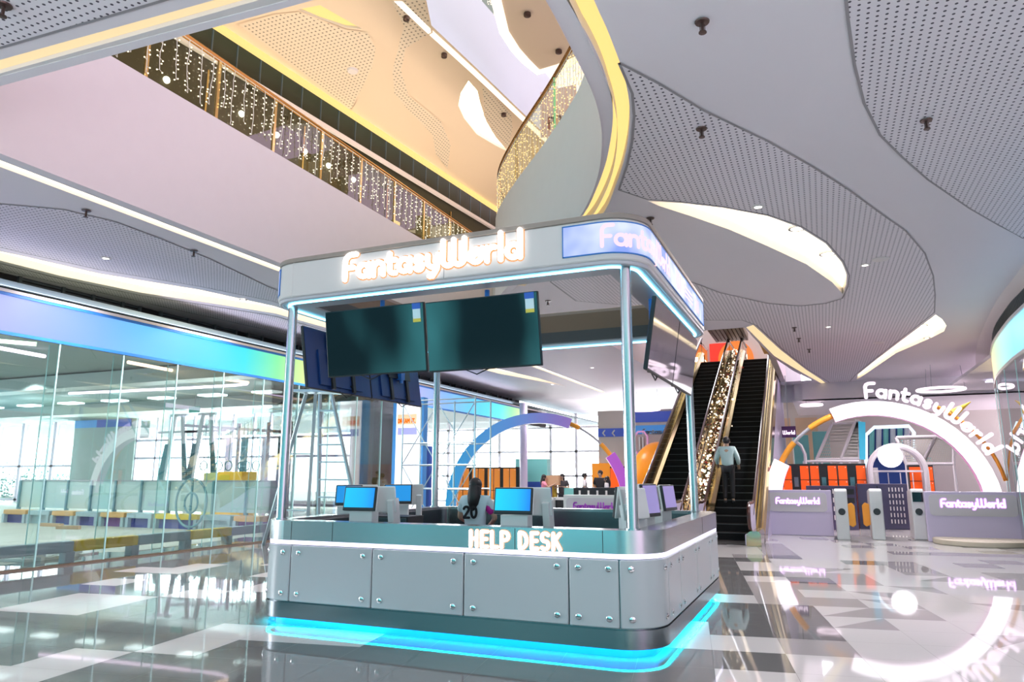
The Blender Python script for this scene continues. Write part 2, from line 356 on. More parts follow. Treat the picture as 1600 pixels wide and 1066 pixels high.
# far part of the ceiling, a step lower
mb = MB(); mb.box(-14.5, -.9, 34.75, 46, CZ-.004, CZ+.1); mb.box(-1.9, -.6, 33.4, 33.5, 4.75, 9); mb.box(-.6, 12, 33, 33.1, 4.75, CZ+.02); mb.box(-.6, 12, 33, 46, 4.75, 4.8); mb.box(-.9, -.6, 33.1, 46, 4.78, CZ+.05)
mb.box(-5.7, -5.6, 19.6, 36.5, CZ-.02, 7.2); mb.box(-1.0, -.6, 33, 46, 4.75, 4.8)
struct(mb.build('ceiling_far', 'ceil'))

def perf_zone(name, loops, mat_='perf', z=CZ, gap=.03):
    o = filled(name, loops, z-.006, mat_); struct(o)
    mb = MB()
    for lp in loops[:1]:
        pts = [(x, y, z-.004) for x, y in lp]; pts.append(pts[0])
        a = offset_path([p[:2] for p in pts], .014); b = offset_path([p[:2] for p in pts], -.014)
        mb.ribbon([(x, y, z-.009) for x, y in a], [(x, y, z-.009) for x, y in b])
    g = mb.build(name+'_groove', 'groove'); struct(g); return o
up1 = [(967, 97), (1030, 130), (1100, 172), (1200, 220), (1270, 260), (1325, 295), (1375, 332), (1415, 360), (1445, 395), (1458, 430), (1461, 460), (1460, 488)]
P1 = pz(up1 + [(1402, 533), (1370, 558), (1338, 584), (1326, 598), (1302, 601), (1262, 577), (1222, 545), (1182, 508), (1160, 500), (1105, 500), (1020, 480), (900, 470), (860, 440), (880, 420), (940, 410), (1000, 420), (1080, 440), (1125, 457), (1200, 474), (1250, 478), (1290, 474), (1316, 466), (1325, 447), (1327, 430), (1318, 408), (1292, 378), (1252, 353), (1200, 335), (1130, 322), (1060, 314), (1012, 311), (967, 296), (980, 258), (988, 220), (991, 180), (988, 145)])
perf_zone('ceiling_perforated_right', [P1])
P2 = pz([(1320, -60), (1322, 0), (1325, 30), (1335, 100), (1350, 160), (1375, 210), (1410, 245), (1450, 280), (1515, 325), (1570, 356), (1640, 392), (1800, 440), (2200, 380), (2200, -60)])
P2 = [(x, y) for x, y in P2]
P2 = [p for p in P2 if p[0] < 3.6] + [(3.6, 12), (3.6, 1.5), (0.2, 1.5)] if False else pz([(1320, -40), (1322, 0), (1325, 30), (1335, 100), (1350, 160), (1375, 210), (1410, 245), (1450, 280), (1515, 325), (1560, 351), (1598, 372)]) + [(3.62, 11.5), (3.66, 3), (.4, 3)]
perf_zone('ceiling_perforated_corner', [P2])
P3 = [(-12, 3.36), (-6.8, 3.66), (-2.6, 3.88), (-1.8, 3.2), (-1.6, 1.0), (-12, 1.0)]
perf_zone('ceiling_perforated_near', [P3])
P4 = pz([(-60, 303), (0, 318), (100, 327), (180, 346), (250, 372), (330, 405), (420, 448), (560, 500), (700, 545), (700, 552), (560, 512), (425, 470), (312, 447), (156, 421), (34, 394), (-60, 371)])
perf_zone('ceiling_perforated_left', [P4])
P5 = pz([(-60, 396), (0, 411), (94, 435), (219, 461), (344, 480), (431, 494), (600, 542), (640, 556), (640, 572), (560, 552), (430, 518), (250, 478), (0, 421), (-60, 410)])
perf_zone('ceiling_perforated_left_edge', [P5])

def cove(name, loop, label, mat_='cove', h=.12, z=CZ, cat='light', group='ceiling light coves'):
    """a recess above an opening: white sides, luminous diffuser on top, on one thing"""
    cx = sum(p[0] for p in loop)/len(loop); cyy = sum(p[1] for p in loop)/len(loop)
    r = thing(name, (cx, cyy, z), label, cat, group)
    n = len(loop); mb = MB()
    mb.add([(x, y, z) for x, y in loop]+[(x, y, z+h) for x, y in loop], [(i, (i+1) % n, n+(i+1) % n, n+i) for i in range(n)])
    mb.build('housing', 'white', r)
    filled('diffuser', [loop], z+h, mat_, r)
    return r
r1 = cove('cove_light', C1, 'large crescent light cove in the pink-lit ceiling right of the kiosk sign', h=.16)
r2 = cove('cove_light', C2, 'short tapering light cove above the white lit arch at right', h=.12)
r3 = cove('cove_light', C3, 'long narrow crescent light cove along the left ceiling above the black louvres', h=.15)
r4 = cove('cove_light', SLOTR, 'curving yellow light slot beside the white sail-shaped fascia', 'cove_gold')
r5 = cove('cove_light', SLOTN, 'straight pale yellow light slot in the near ceiling, top left', 'cove_pale', h=.05)
r6 = cove('cove_light', SLOTL, 'thin straight light slot under the long white slab edge at left', 'cove', .05)
r7 = cove('cove_light', E1, 'slim wedge of light cove along the escalator opening', 'cove_pale', -.012)
# downlights inside two crescents
for (px, py), lb in (((1246, 356), 'brighter downlight inside the large crescent cove'), ((1293, 396), 'small downlight near the blunt end of the large crescent cove'), ((1440, 506), 'downlight inside the short tapering cove above the arch')):
    p = onz(px, py, CZ+.14); mb = MB(); mb.cyl((0, 0), .11, -.03, 0, 20)
    t_ = thing('downlight', (p.x, p.y, CZ+(.155 if px < 1400 else .115)), lb, 'light', 'recessed downlights'); l_ = mb.build('lamp', 'down'); l_.parent = t_
    mb = MB(); mb.lathe([(.11, -.035), (.15, -.035), (.15, 0), (.11, 0)], 20); t2 = mb.build('trim_ring', 'white'); t2.parent = t_

ring_mb = MB(); ring_mb.lathe([(.055, -.012), (.085, -.012), (.095, 0), (.055, 0)], 20); rg_ = ring_mb.build('trim_ring', 'white'); rg_me = rg_.data; bpy.data.objects.remove(rg_)
lm_ = MB(); lm_.cyl((0, 0), .055, -.006, .0, 16); lo_ = lm_.build('lamp', 'down'); lm_me = lo_.data; bpy.data.objects.remove(lo_)
far_lb = ['downlight on the plain strip between the perforated panels at right', 'downlight above the right side of the kiosk', 'downlight on the left ceiling behind the kiosk', 'downlight on the left ceiling past the screens', 'downlight on the far ceiling seen through the kiosk', 'downlight on the far left ceiling near the louvres', 'downlight on the ceiling before the arch', 'downlight on the left perforated strip nearest the camera', 'downlight on the left perforated strip nearer the kiosk', 'downlight on the perforated panel above the left lilac barrier', 'downlight on the ceiling left of the curved right shop fascia']
for i, (x_, y_) in enumerate(DOWN+FARD):  # fixtures made for the added downlights of both lists
    t_ = thing('downlight', (x_, y_, CZ-.012), 'small recessed downlight of the near ceiling outside the picture' if i < len(DOWN) else far_lb[i-len(DOWN)], 'light', 'near ceiling downlights' if i < len(DOWN) else 'small downlights of the far ceiling')
    for nm_, me_ in (('trim_ring', rg_me), ('lamp', lm_me)): o_ = bpy.data.objects.new(nm_, me_); COL.objects.link(o_); o_.parent = t_
# white fascia of the slab around the void, and the lip under it
FT = 7.57
mb = MB()
def wall_loop(mb, pts, z0, z1, th, mi=0):
    o = offset_path(pts, th)
    mb.ribbon([(x, y, z0) for x, y in pts], [(x, y, z1) for x, y in pts], mi); mb.ribbon([(x, y, z1) for x, y in pts], [(x, y, z1) for x, y in o], mi)
    mb.ribbon([(x, y, z0) for x, y in o], [(x, y, z1) for x, y in o], mi)
wall_loop(mb, RC, CZ-.01, FT, -.18); struct(mb.build('wall_fascia_right', 'white', smooth=True))
mb = MB(); mb.box(XL-.15, XL, 3.95, 19.6, CZ+.002, FT); struct(mb.build('wall_fascia_left', 'white'))
mb = MB(); mb.bar((XL, 3.95, CZ+1.04), (-1.85, 4.26, CZ+1.04), .15, 2.07); struct(mb.build('wall_fascia_near', 'white'))
# upper slab (floor of the level above)
mb = MB(); mb.box(-15, XL-.15, -2, 40, 6.4, 6.5); mb.box(XL-.1, 8, -2, 4.0, 6.4, 6.5); struct(mb.build('floor_upper', 'concrete'))
up_r = [(x, y) for x, y in offset_path(RC, -.18)]
o = filled('floor_upper_right', [[(8, 4.0)]+up_r+[(XL, 20), (-5.7, 20), (-5.7, 19.6), (-1.5, 19.6), (8, 19.6)]], 6.5, 'concrete'); struct(o)

# ------------------------------------------------------------------ left storefront
GX = -12.8
M['louvre'] = mat('louvre_grey', (.07, .085, .09), .5)
M['trim_blue'] = mat('blue_edge_trim', (.03, .20, .62), .4)
M['beige'] = mat('beige_wall_paint', (.62, .56, .52), .55)
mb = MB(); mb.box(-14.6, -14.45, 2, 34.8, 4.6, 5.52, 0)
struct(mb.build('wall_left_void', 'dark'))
mb = MB(); y = 5.0; rr = random.Random(5)
while y < 34:
    wd = rr.uniform(.45, .95)
    if rr.random() < .62:
        for k in range(9): mb.bar((-14.43, y+.04, 4.90+k*.07), (-14.43, y+wd-.04, 4.90+k*.07), .03, .035)
    mb.box(-14.45, -14.38, y-.03, y+.03, 4.7, 5.5)
    y += wd
struct(mb.build('wall_left_louvres', 'louvre'))
mb = MB(); mb.box(GX-.95, GX-.16, 2, 34.4, 4.66, 4.73, 0); mb.box(GX-.16, GX+.02, 2, 34.4, 4.73, 4.79, 1)
mb.box(GX-.16, GX-.03, 2, 34.4, 4.02, 4.73, 0)
struct(mb.build('trim_1', ['dark', 'white']))
RB = [(0, (.60, .42, 1)), (.28, (.44, .40, 1)), (.50, (.20, .45, 1)), (.68, (.06, .62, 1)), (.80, (.04, .74, .82)), (.89, (.22, .82, .36)), (1, (.80, .88, .28))]
def led_fascia(y0, y1, label):
    t = thing('led_fascia', (GX, (y0+y1)/2, 4.0), label, 'sign', 'rainbow light fascias over the left storefront')
    mb = MB(); mb.box(GX-.03, GX, y0, y1, 4.06, 4.68); mb.build('light_panel', led_gradient('rainbow_led', 1, y0, y1, RB, 1.0), t)
    mb = MB()
    for z in (4.0, 4.68): mb.box(GX-.03, GX+.02, y0, y1, z, z+.055)
    mb.build('edge_trim', 'trim_blue', t)
led_fascia(3.0, 15.9, 'long rainbow light fascia above the glass storefront, lilac to yellow, left edge of photo')
led_fascia(16.0, 31.6, 'second rainbow light fascia farther back, behind the hanging screens')
SEAMS = [8.70+1.336*k for k in range(-3, 18)]
k = 0
for a, b in zip(SEAMS[:-1], SEAMS[1:]):
    k += 1
    if a > 21.5: continue
    mb = MB(); mb.box(GX-.012, GX, a+.012, b-.012, .03, 4.0, 0)
    mb.box(GX-.016, GX+.004, b-.014, b-.002, .03, 4.0, 1); mb.box(GX-.016, GX+.004, a+.002, a+.012, .03, 4.0, 1)
    mb.box(GX-.30, GX-.02, b-.001, b+.001, .03, 4.0, 2); mb.box(GX-.305, GX-.295, b-.008, b+.008, .03, 4.0, 1)
    struct(mb.build('window_%d' % k, ['glass', 'glass_edge', 'fin_glass']))
mb = MB(); mb.box(GX-.03, GX+.02, 3, 22, 0, .03); mb.box(GX-.30, GX-.05, 6, 32, 0, .006)
struct(mb.build('trim_2', 'brown'))

# ------------------------------------------------------------------ upper level
M['gold_dark'] = mat('smoked_shopfront', (.05, .045, .022), .55, spec=.2)
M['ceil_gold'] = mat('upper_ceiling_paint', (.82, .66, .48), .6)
M['pale_blue'] = mat('upper_fascia_paint', (.55, .63, .64), .5)
M['sage'] = mat('sage_green_wall', (.22, .30, .24), .6)
UZ = 11.5
def pu(pts, z=UZ): return [xy(onz(x, y, z)) for x, y in pts]
lA, lB = onz(350, 45, UZ), onz(775, 325, UZ)
dY = (lB-lA).normalized(); lA2 = lA - dY*9; lB2 = lB + dY*12
UC1 = pu([(465, 15), (500, 8), (530, 25), (565, 45), (540, 43), (500, 30)])
UC2 = pu([(732, 126), (746, 142), (750, 160), (760, 190), (775, 215), (795, 238), (775, 228), (745, 210), (725, 185), (716, 165), (720, 145)])
uo = [(lA2.x, lA2.y)] + [(-7.5, lA2.y), (-7.42, 11.6), (-7.15, 14.5), (-6.9, 17.5), (-6.6, 21), (-6.6, 34)] + [(lB2.x, lB2.y)]
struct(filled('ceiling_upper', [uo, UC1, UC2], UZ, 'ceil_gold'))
cove('cove_light', UC1, 'small yellow crescent cove at the top of the golden upper ceiling', 'cove_gold', .06, UZ)
cove('cove_light', UC2, 'tall leaf-shaped cove in the golden upper ceiling above the curved railing', 'cove', .10, UZ)
def zone_u(nm, pts): 
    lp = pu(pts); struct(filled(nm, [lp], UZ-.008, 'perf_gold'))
    mb = MB(); c = lp+[lp[0]]; mb.ribbon([(x, y, UZ-.012) for x, y in offset_path(c, .02)], [(x, y, UZ-.012) for x, y in offset_path(c, -.02)]); struct(mb.build(nm+'_groove', 'ceil_gold'))
zone_u('ceiling_upper_perforated', [(372, 38), (430, 22), (470, 18), (540, 46), (575, 50), (588, 75), (583, 105), (560, 150), (548, 172)])
zone_u('ceiling_upper_perforated_band', [(610, 0), (665, 0), (675, 50), (635, 75), (628, 110), (640, 150), (690, 190), (705, 225), (700, 265), (680, 240), (675, 210), (640, 175), (615, 145), (612, 110), (622, 70), (630, 40)])
zone_u('ceiling_upper_perforated_corner', [(752, 130), (800, 178), (802, 200), (795, 232), (770, 205), (757, 180)])
# shop front of the upper level behind the left balustrade
n_ = Vector((-dY.y, dY.x, 0))
if n_.x > 0: n_ = -n_
def along(t, off, z): p = lA + dY*t + n_*off; return Vector((p.x, p.y, z))
mb = MB(); mb.bar(along(-9, .5, 9.4), along(34, .5, 9.4), .1, 5.8); struct(mb.build('wall_upper_left', 'gold_dark'))
mb = MB(); mb.bar(along(-9, -.02, UZ-.06), along(28, -.02, UZ-.06), .12, .14); struct(mb.build('trim_3', 'cove_gold'))
mb = MB(); mb.bar(along(-9, .33, UZ-.62), along(28, .33, UZ-.62), .1, .11)
struct(mb.build('trim_4', 'white'))
mb = MB()
for k in range(-6, 40): mb.bar(along(k*.7, .36, UZ-.55), along(k*.7, .36, UZ+.1), .03)
struct(mb.build('trim_5', 'louvre'))
mb = MB()
for k, (t0, t1) in enumerate(((-2, 1.2), (2.2, 5.0), (6.0, 9.5))): mb.bar(along(t0, .42, 7.3+.25*k), along(t1, .42, 7.1+.25*k), .04, .10)
for t in (-4, 0, 3, 6.5, 10): mb.bar(along(t, .42, 6.5), along(t, .42, 10.6), .05, .05)
struct(mb.build('trim_6', 'gold'))
for i, (px, py) in enumerate(((260, 125), (377, 178), (432, 211), (476, 237), (513, 259), (552, 281))):
    d = ray(px, py); n3 = n_; s_ = ((lA + n_*.44 - _O).dot(n3))/d.dot(n3); p = _O + d*s_
    mb = MB(); mb.ball((0, 0, 0), .075, 6); o = mb.build('spot_lamp', 'down'); o.location = p
    tag(o, '%s spotlight glowing behind the icicle lights on the upper level' % ['leftmost', 'second from left', 'third from left', 'fourth from left', 'fifth from left', 'rightmost'][i], 'light', 'upper shop spotlights')
# level above: fascia, light line, glass
fb = smooth_path([(-7.5, 8), (-7.42, 11.6), (-7.15, 14.5), (-6.9, 17.5), (-6.6, 21), (-6.4, 26)], 3)
mb = MB(); mb.ribbon([(x, y, UZ) for x, y in fb], [(x, y, UZ+2.0) for x, y in fb]); struct(mb.build('wall_fascia_top', 'pale_blue', smooth=True))
mb = MB(); q = offset_path(fb, .10); mb.ribbon([(x, y, UZ-.01) for x, y in offset_path(fb, .06)], [(x, y, UZ-.01) for x, y in offset_path(fb, .22)]); struct(mb.build('trim_7', 'cove_white'))
rt = pu([(783, -40), (783, 0), (795, 50), (812, 77), (828, 95), (843, 110), (870, 102), (902, 88)])
plate = rt + [(-1.2, rt[-1][1]+.3), (-1.2, 9), (rt[0][0]+.2, 9)]
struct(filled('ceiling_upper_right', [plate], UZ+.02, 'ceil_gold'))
mb = MB(); mb.ribbon([(x, y, UZ) for x, y in rt], [(x, y, UZ+.16) for x, y in rt]); mb.ribbon([(x, y, UZ) for x, y in rt], [(x, y, UZ) for x, y in offset_path(rt, .22)]); struct(mb.build('trim_8', 'cove_white'))
mb = MB(); mb.box(-16, 2, 4, 30, 16.4, 16.6); struct(mb.build('ceiling_top', 'ceil'))
mb = MB(); mb.box(-8.6, -8.5, 8, 22, UZ+.4, 16.4); struct(mb.build('wall_top_left', 'sage'))
# right side of the upper level seen through the curved glass
mb = MB(); mb.box(-9, -1, 24.0, 24.2, 6.5, UZ); struct(mb.build('wall_upper_back', 'ceil_gold'))
mb = MB(); mb.box(-7, -1, 23.9, 24.0, 9.3, 9.6); mb.box(-9, -1, 23.9, 24.0, UZ-.5, UZ-.1); struct(mb.build('trim_9', 'cove'))
mb = MB()
for x in (-6.2, -4.6, -3.2): mb.box(x-.22, x+.22, 22.8, 23.2, 6.5, UZ)
struct(mb.build('wall_upper_columns', 'gold'))

# balustrades
def balustrade(name, pts, label, post_step, glassm='rail_glass'):
    r = thing(name, (pts[0][0], pts[0][1], FT), label, 'railing')
    mb = MB(); mb.tube([(x, y, FT+1.12) for x, y in pts], .045, 8); mb.build('handrail', 'copper', r, smooth=True)
    acc = 0; a = pts[0]; seg = [a]; L = 0
    for p, q in zip(pts[:-1], pts[1:]):
        seg.append(q); L += math.dist(p, q)
        if L > post_step:
            mb = MB(); mb.ribbon([(x, y, FT) for x, y in seg], [(x, y, FT+1.08) for x, y in seg]); mb.build('glass_panel', glassm, r)
            mb = MB(); mb.box(q[0]-.02, q[0]+.02, q[1]-.03, q[1]+.03, FT-.02, FT+1.1); mb.build('post', 'gold', r)
            seg = [q]; L = 0
    if len(seg) > 1:
        mb = MB(); mb.ribbon([(x, y, FT) for x, y in seg], [(x, y, FT+1.08) for x, y in seg]); mb.build('glass_panel', glassm, r)
    return r
lpts = [(XL-.06, 4.2+.35*k) for k in range(44)]
balustrade('balustrade', lpts, 'straight glass balustrade with bronze handrail on the left slab edge', 1.35)
rpts = offset_path(RC, -.08)
balustrade('balustrade', rpts, 'curved glass balustrade with bronze handrail above the white sail-shaped fascia', 2.4)
# icicle lights
M['wire'] = mat('white_wire', (.75, .72, .62), .5)
M['bulb'] = glow('fairy_bulb', (1.0, .88, .62), 2.2)
M['bulb_gold'] = glow('golden_fairy_bulb', (1.0, .72, .30), 1.5)
def strand_mesh(L, seed, bulb, rw=.007, rb=.013):
    r_ = random.Random(seed); mb = MB(); z = 0; x = 0; pts = [(0, 0, 0)]
    while z > -L:
        z -= r_.uniform(.07, .11); x += r_.uniform(-.02, .02); pts.append((0, x, z))
        for s in ((-1, 1) if r_.random() < .25 else (r_.choice((-1, 1)),)):
            e = (r_.uniform(-.01, .01), x+s*r_.uniform(.03, .06), z+r_.uniform(-.03, .03)); mb.bar((0, x, z), e, rw*.7); mb.ball(e, rb, 3, 1)
    mb.tube(pts, rw, 4); o = mb.build('strand', ['wire', bulb]); me = o.data; bpy.data.objects.remove(o); return me
def icicles(label, pts, step, meshes, z):
    r = thing('icicle_lights', (pts[0][0], pts[0][1], z), label, 'string lights'); L = 0; i = 0; nxt = step
    mb = MB(); mb.tube([(x, y, z) for x, y in pts], .008, 4); mb.build('cable', 'wire', r)
    for p, q in zip(pts[:-1], pts[1:]):
        d = math.dist(p, q)
        while nxt < L+d and i < 98:
            t = (nxt-L)/d; o = bpy.data.objects.new('strand', meshes[i % len(meshes)]); COL.objects.link(o)
            o.parent = r; o.location = (p[0]+(q[0]-p[0])*t-r.location.x, p[1]+(q[1]-p[1])*t-r.location.y, 0)
            o.rotation_euler = (0, 0, math.atan2(q[1]-p[1], q[0]-p[0])-pi/2 + (pi if i % 2 else 0)); nxt += step; i += 1
        L += d
sm = [strand_mesh(random.Random(i).uniform(.72, 1.0), i, 'bulb') for i in range(9)]
icicles('icicle fairy lights hanging on the straight left balustrade', [(XL+.0, 6.2), (XL+.0, 19.2)], .25, sm, FT+1.06)
sg = [strand_mesh(1.0, 40+i, 'bulb_gold', .004, .012) for i in range(6)]
icicles('golden fairy light curtain on the curved balustrade', [p for p in offset_path(RC, -.04) if p[1] > 8 and p[1] < 18.5], .16, sg, FT+1.0)
icicles('pale icicle lights on the topmost balustrade at the upper photo edge', [p for p in fb if 11 < p[1] < 18], .2, sm, UZ+2.0+1.0)
# shop behind the curved balustrade
M['poster'] = mat('pink_poster', (.78, .50, .46), .5); M['poster_ink'] = mat('red_brown_print', (.42, .10, .08), .5)
mb = MB(); mb.box(-5.5, -1.0, 16.8, 16.95, 6.5, UZ, 0); mb.box(-5.5, -1, 16.70, 16.8, 8.5, 8.75, 1); mb.box(-5.5, -1, 16.70, 16.8, 10.9, 11.2, 1)
for x in (-5.2, -4.0, -2.9): mb.box(x-.16, x+.16, 16.6, 16.8, 6.5, UZ, 2)
struct(mb.build('wall_upper_shop', ['ceil_gold', 'cove_pale', 'gold']))
p = ony(872, 168, 16.5); pst = thing('poster', (p.x, 16.5, p.z), 'pink poster with red print behind the curved balustrade', 'poster')
mb = MB(); mb.box(p.x-.5, p.x+.5, 16.5, 16.53, p.z-.75, p.z+.55); mb.build('sheet', 'poster', pst)
POSTER = (p.x, p.z, pst)

# ------------------------------------------------------------------ the kiosk
KX0, KX1, KY0, KY1, KR = -5.98, -1.40, 6.55, 10.80, .42
class RR:
    """rounded rectangle path; s = 0 at the left end of the straight front edge, running right then back"""
    def __init__(s, x0, x1, y0, y1, r):
        s.segs = []; s.r = r
        def line(a, b, n): s.segs.append(('l', Vector(a), Vector(b), Vector(n), (Vector(b)-Vector(a)).length))
        def arc(c, a0): s.segs.append(('a', Vector(c), a0, r, pi/2*r))
        line((x0+r, y0), (x1-r, y0), (0, -1)); arc((x1-r, y0+r), -pi/2)
        line((x1, y0+r), (x1, y1-r), (1, 0)); arc((x1-r, y1-r), 0)
        line((x1-r, y1), (x0+r, y1), (0, 1)); arc((x0+r, y1-r), pi/2)
        line((x0, y1-r), (x0, y0+r), (-1, 0)); arc((x0+r, y0+r), pi)
        s.L = sum(q[-1] for q in s.segs)
        s.marks = []; a = 0
        for q in s.segs: s.marks.append(a); a += q[-1]
    def at(s, t):
        t %= s.L
        for q in s.segs:
            if t <= q[-1]+1e-9:
                if q[0] == 'l': return q[1].lerp(q[2], t/q[-1]), q[3]
                a = q[2]+t/q[3]; n = Vector((math.cos(a), math.sin(a))); return q[1]+n*q[3], n
            t -= q[-1]
    def samples(s, a, b):
        ts = {a, b}; off = 0
        for w in (-1, 0, 1):
            o = w*s.L
            for q in s.segs:
                k = 1 if q[0] == 'l' else 10
                for i in range(k+1): ts.add(o+q[-1]*i/k)
                o += q[-1]
        return sorted(t for t in ts if a-1e-9 <= t <= b+1e-9)
    def band(s, mb, a, b, z0, z1, o0, o1, mi=0, closed=False):
        ts = s.samples(a, b); out = []
        for t in ts:
            p, n = s.at(t)
            out.append([(p.x+n.x*o, p.y+n.y*o, z) for o, z in ((o0, z0), (o1, z0), (o1, z1), (o0, z1))])
        k = len(out); vs = [v for q in out for v in q]; fs = []
        for i in range(k-1):
            for j in range(4): fs.append((i*4+j, i*4+(j+1) % 4, i*4+4+(j+1) % 4, i*4+4+j))
        if not closed: fs += [(3, 2, 1, 0), tuple((k-1)*4+j for j in range(4))]
        mb.add(vs, fs, mi); return mb
KP = RR(KX0, KX1, KY0, KY1, KR); KL = KP.L
kiosk = thing('help_desk_kiosk', ((KX0+KX1)/2, (KY0+KY1)/2, 0), 'white and steel help desk kiosk with posts carrying a lit sign canopy', 'kiosk')
def kpart(name, m, z0, z1, o0, o1, bevel=0, parent=None, smooth=True):
    mb = MB(); KP.band(mb, 0, KL, z0, z1, o0, o1, closed=True); return mb.build(name, m, parent or kiosk, smooth=smooth, bevel=bevel)
kpart('counter_band', 'steel', .905, 1.11, -.03, 0, .006)
kpart('counter_top', 'steel', 1.075, 1.112, -.24, -.03)
kpart('inner_lining', 'steel_dark', .10, 1.075, -.27, -.24)
kpart('led_strip', 'whiteled', .86, .905, -.05, -.008)
kpart('carcass', 'steel_dark', .25, .87, -.10, -.03)
kpart('toe_band', 'steel_dark', .09, .25, -.05, 0, .004)
kpart('plinth', 'trim_blue', 0.0, .115, -.16, -.12)
kpart('plinth_light', 'cyan', .086, .10, -.052, -.02)
mb = MB(); mb.box(KX0+.35, KX1-.35, KY1-1.0, KY1-.28, .70, .74); mb.box(KX0+.28, KX0+.85, KY0+.6, KY1-.28, .70, .74); mb.box(KX1-1.6, KX1-.85, KY1-1.5, KY1-1.0, .1, .86)
mb.build('inner_desk', 'steel_dark', kiosk, bevel=.01)
mb = MB(); mb.box(KX0+.3, KX1-.3, KY0+.28, KY0+.75, .78, .82); mb.box(KX1-.8, KX1-.28, KY0+.6, KY1-.4, .78, .82); mb.build('work_shelf', 'black', kiosk)
# seams between the steel lengths
f0 = KX0+KR
def s_front(x): return x-f0
mr = KP.marks
def s_right(y): return mr[2]+(y-(KY0+KR))
def s_left(y): return mr[6]+((KY1-KR)-y)
mb = MB()
for s in [s_front(x) for x in (-4.90, -2.77)]+[s_right(y) for y in (9.16,)]+[s_left(8.6)]+[s_front(-5.45), s_front(-1.9)]:
    KP.band(mb, s-.003, s+.003, .912, 1.104, 0, .0012)
mb.build('seam', 'dark', kiosk)
# white panels with four bolts each
fx = [-5.445, -4.387, -3.319, -2.235, -1.757]
ry = [6.99, 7.62, 8.66, 9.73, 10.42]
cuts = [s_front(x) for x in fx] + [s_right(y) for y in ry] + [mr[3]+KR*pi/2, ] + [mr[4]+.95*k for k in range(1, 4)] + [mr[5]+.05, s_left(9.6), s_left(8.6), s_left(7.6), s_left(6.99)] + [KL-.40]
cuts = sorted(cuts); cuts.append(cuts[0]+KL)
bolt_mb = MB(); bolt_mb.lathe([(.001, .012), (.024, .012), (.029, .008), (.029, 0)], 16); bolt_mb.box(-.026, .026, -.003, .003, .012, .0135, 1)
bo = bolt_mb.build('bolt', ['chrome', 'dark'], smooth=True); bolt_me = bo.data; bpy.data.objects.remove(bo)
for a, b in zip(cuts[:-1], cuts[1:]):
    mb = MB(); KP.band(mb, a+.006, b-.006, .262, .852, -.035, 0)
    p = mb.build('panel', 'panel', kiosk, smooth=True, bevel=.012)
    ins = min(.11, (b-a)*.2)
    for s in (a+ins, b-ins):
        for z in (.345, .775):
            q, n = KP.at(s); o = bpy.data.objects.new('bolt', bolt_me); COL.objects.link(o)
            o.parent = p; o.matrix_parent_inverse = Matrix()
            mloc = Matrix.Translation((q.x, q.y, z)) @ Vector((n.x, n.y, 0)).to_track_quat('Z', 'Y').to_matrix().to_4x4()
            o.matrix_parent_inverse = (Matrix.Translation(kiosk.location)).inverted() @ Matrix()
            o.matrix_basis = mloc @ Matrix.Rotation(random.uniform(-.2, .2), 4, 'Z')
            # parent panel sits in world space through its own inverse
            o.matrix_parent_inverse = Matrix()
# posts
for x, y in ((-5.80, 6.78), (-1.66, 6.72), (-5.86, 10.5), (-1.70, 10.5)):
    mb = MB(); mb.cyl((x, y), .055, 1.05, 3.70, 20); mb.cyl((x, y), .075, 1.112, 1.125, 20); mb.build('post', 'steel', kiosk, smooth=True)
# canopy
CP = RR(-6.02, -1.44, 6.50, 10.85, .42); CL = CP.L
def cpart(name, m, z0, z1, o0, o1, bevel=0, a=0, b=None, smooth=True):
    mb = MB(); CP.band(mb, a, CL if b is None else b, z0, z1, o0, o1, closed=b is None); return mb.build(name, m, kiosk, smooth=smooth, bevel=bevel)
cpart('canopy_fascia', 'white', 3.665, 4.085, -.06, 0, .02)
M['canopy_grey'] = mat('warm_grey_canopy_edge', (.36, .30, .26), .45)
cpart('canopy_cap', 'canopy_grey', 4.085, 4.14, -.40, .008, .008)
M['lilac_grey'] = mat('lilac_grey_paint', (.60, .58, .62), .45)
cpart('canopy_bottom_edge', 'lilac_grey', 3.625, 3.665, -.06, -.012, .01)
M['teal_soffit'] = mat('grey_soffit', (.42, .45, .48), .35)
cpart('canopy_soffit', 'teal_soffit', 3.63, 3.65, -.42, -.06)
cpart('canopy_led', 'cyan_soft', 3.612, 3.63, -.135, -.115)
cpart('canopy_lining', 'brown', 3.82, 4.085, -.42, -.40)
cpart('canopy_lining_lower', 'louvre', 3.65, 3.82, -.43, -.41)
mb = MB(); CP.band(mb, s_front(-3.53)-.003, s_front(-3.53)+.003, 3.67, 4.08, 0, .0015); mb.build('canopy_seam', 'groove', kiosk)
cm = CP.marks
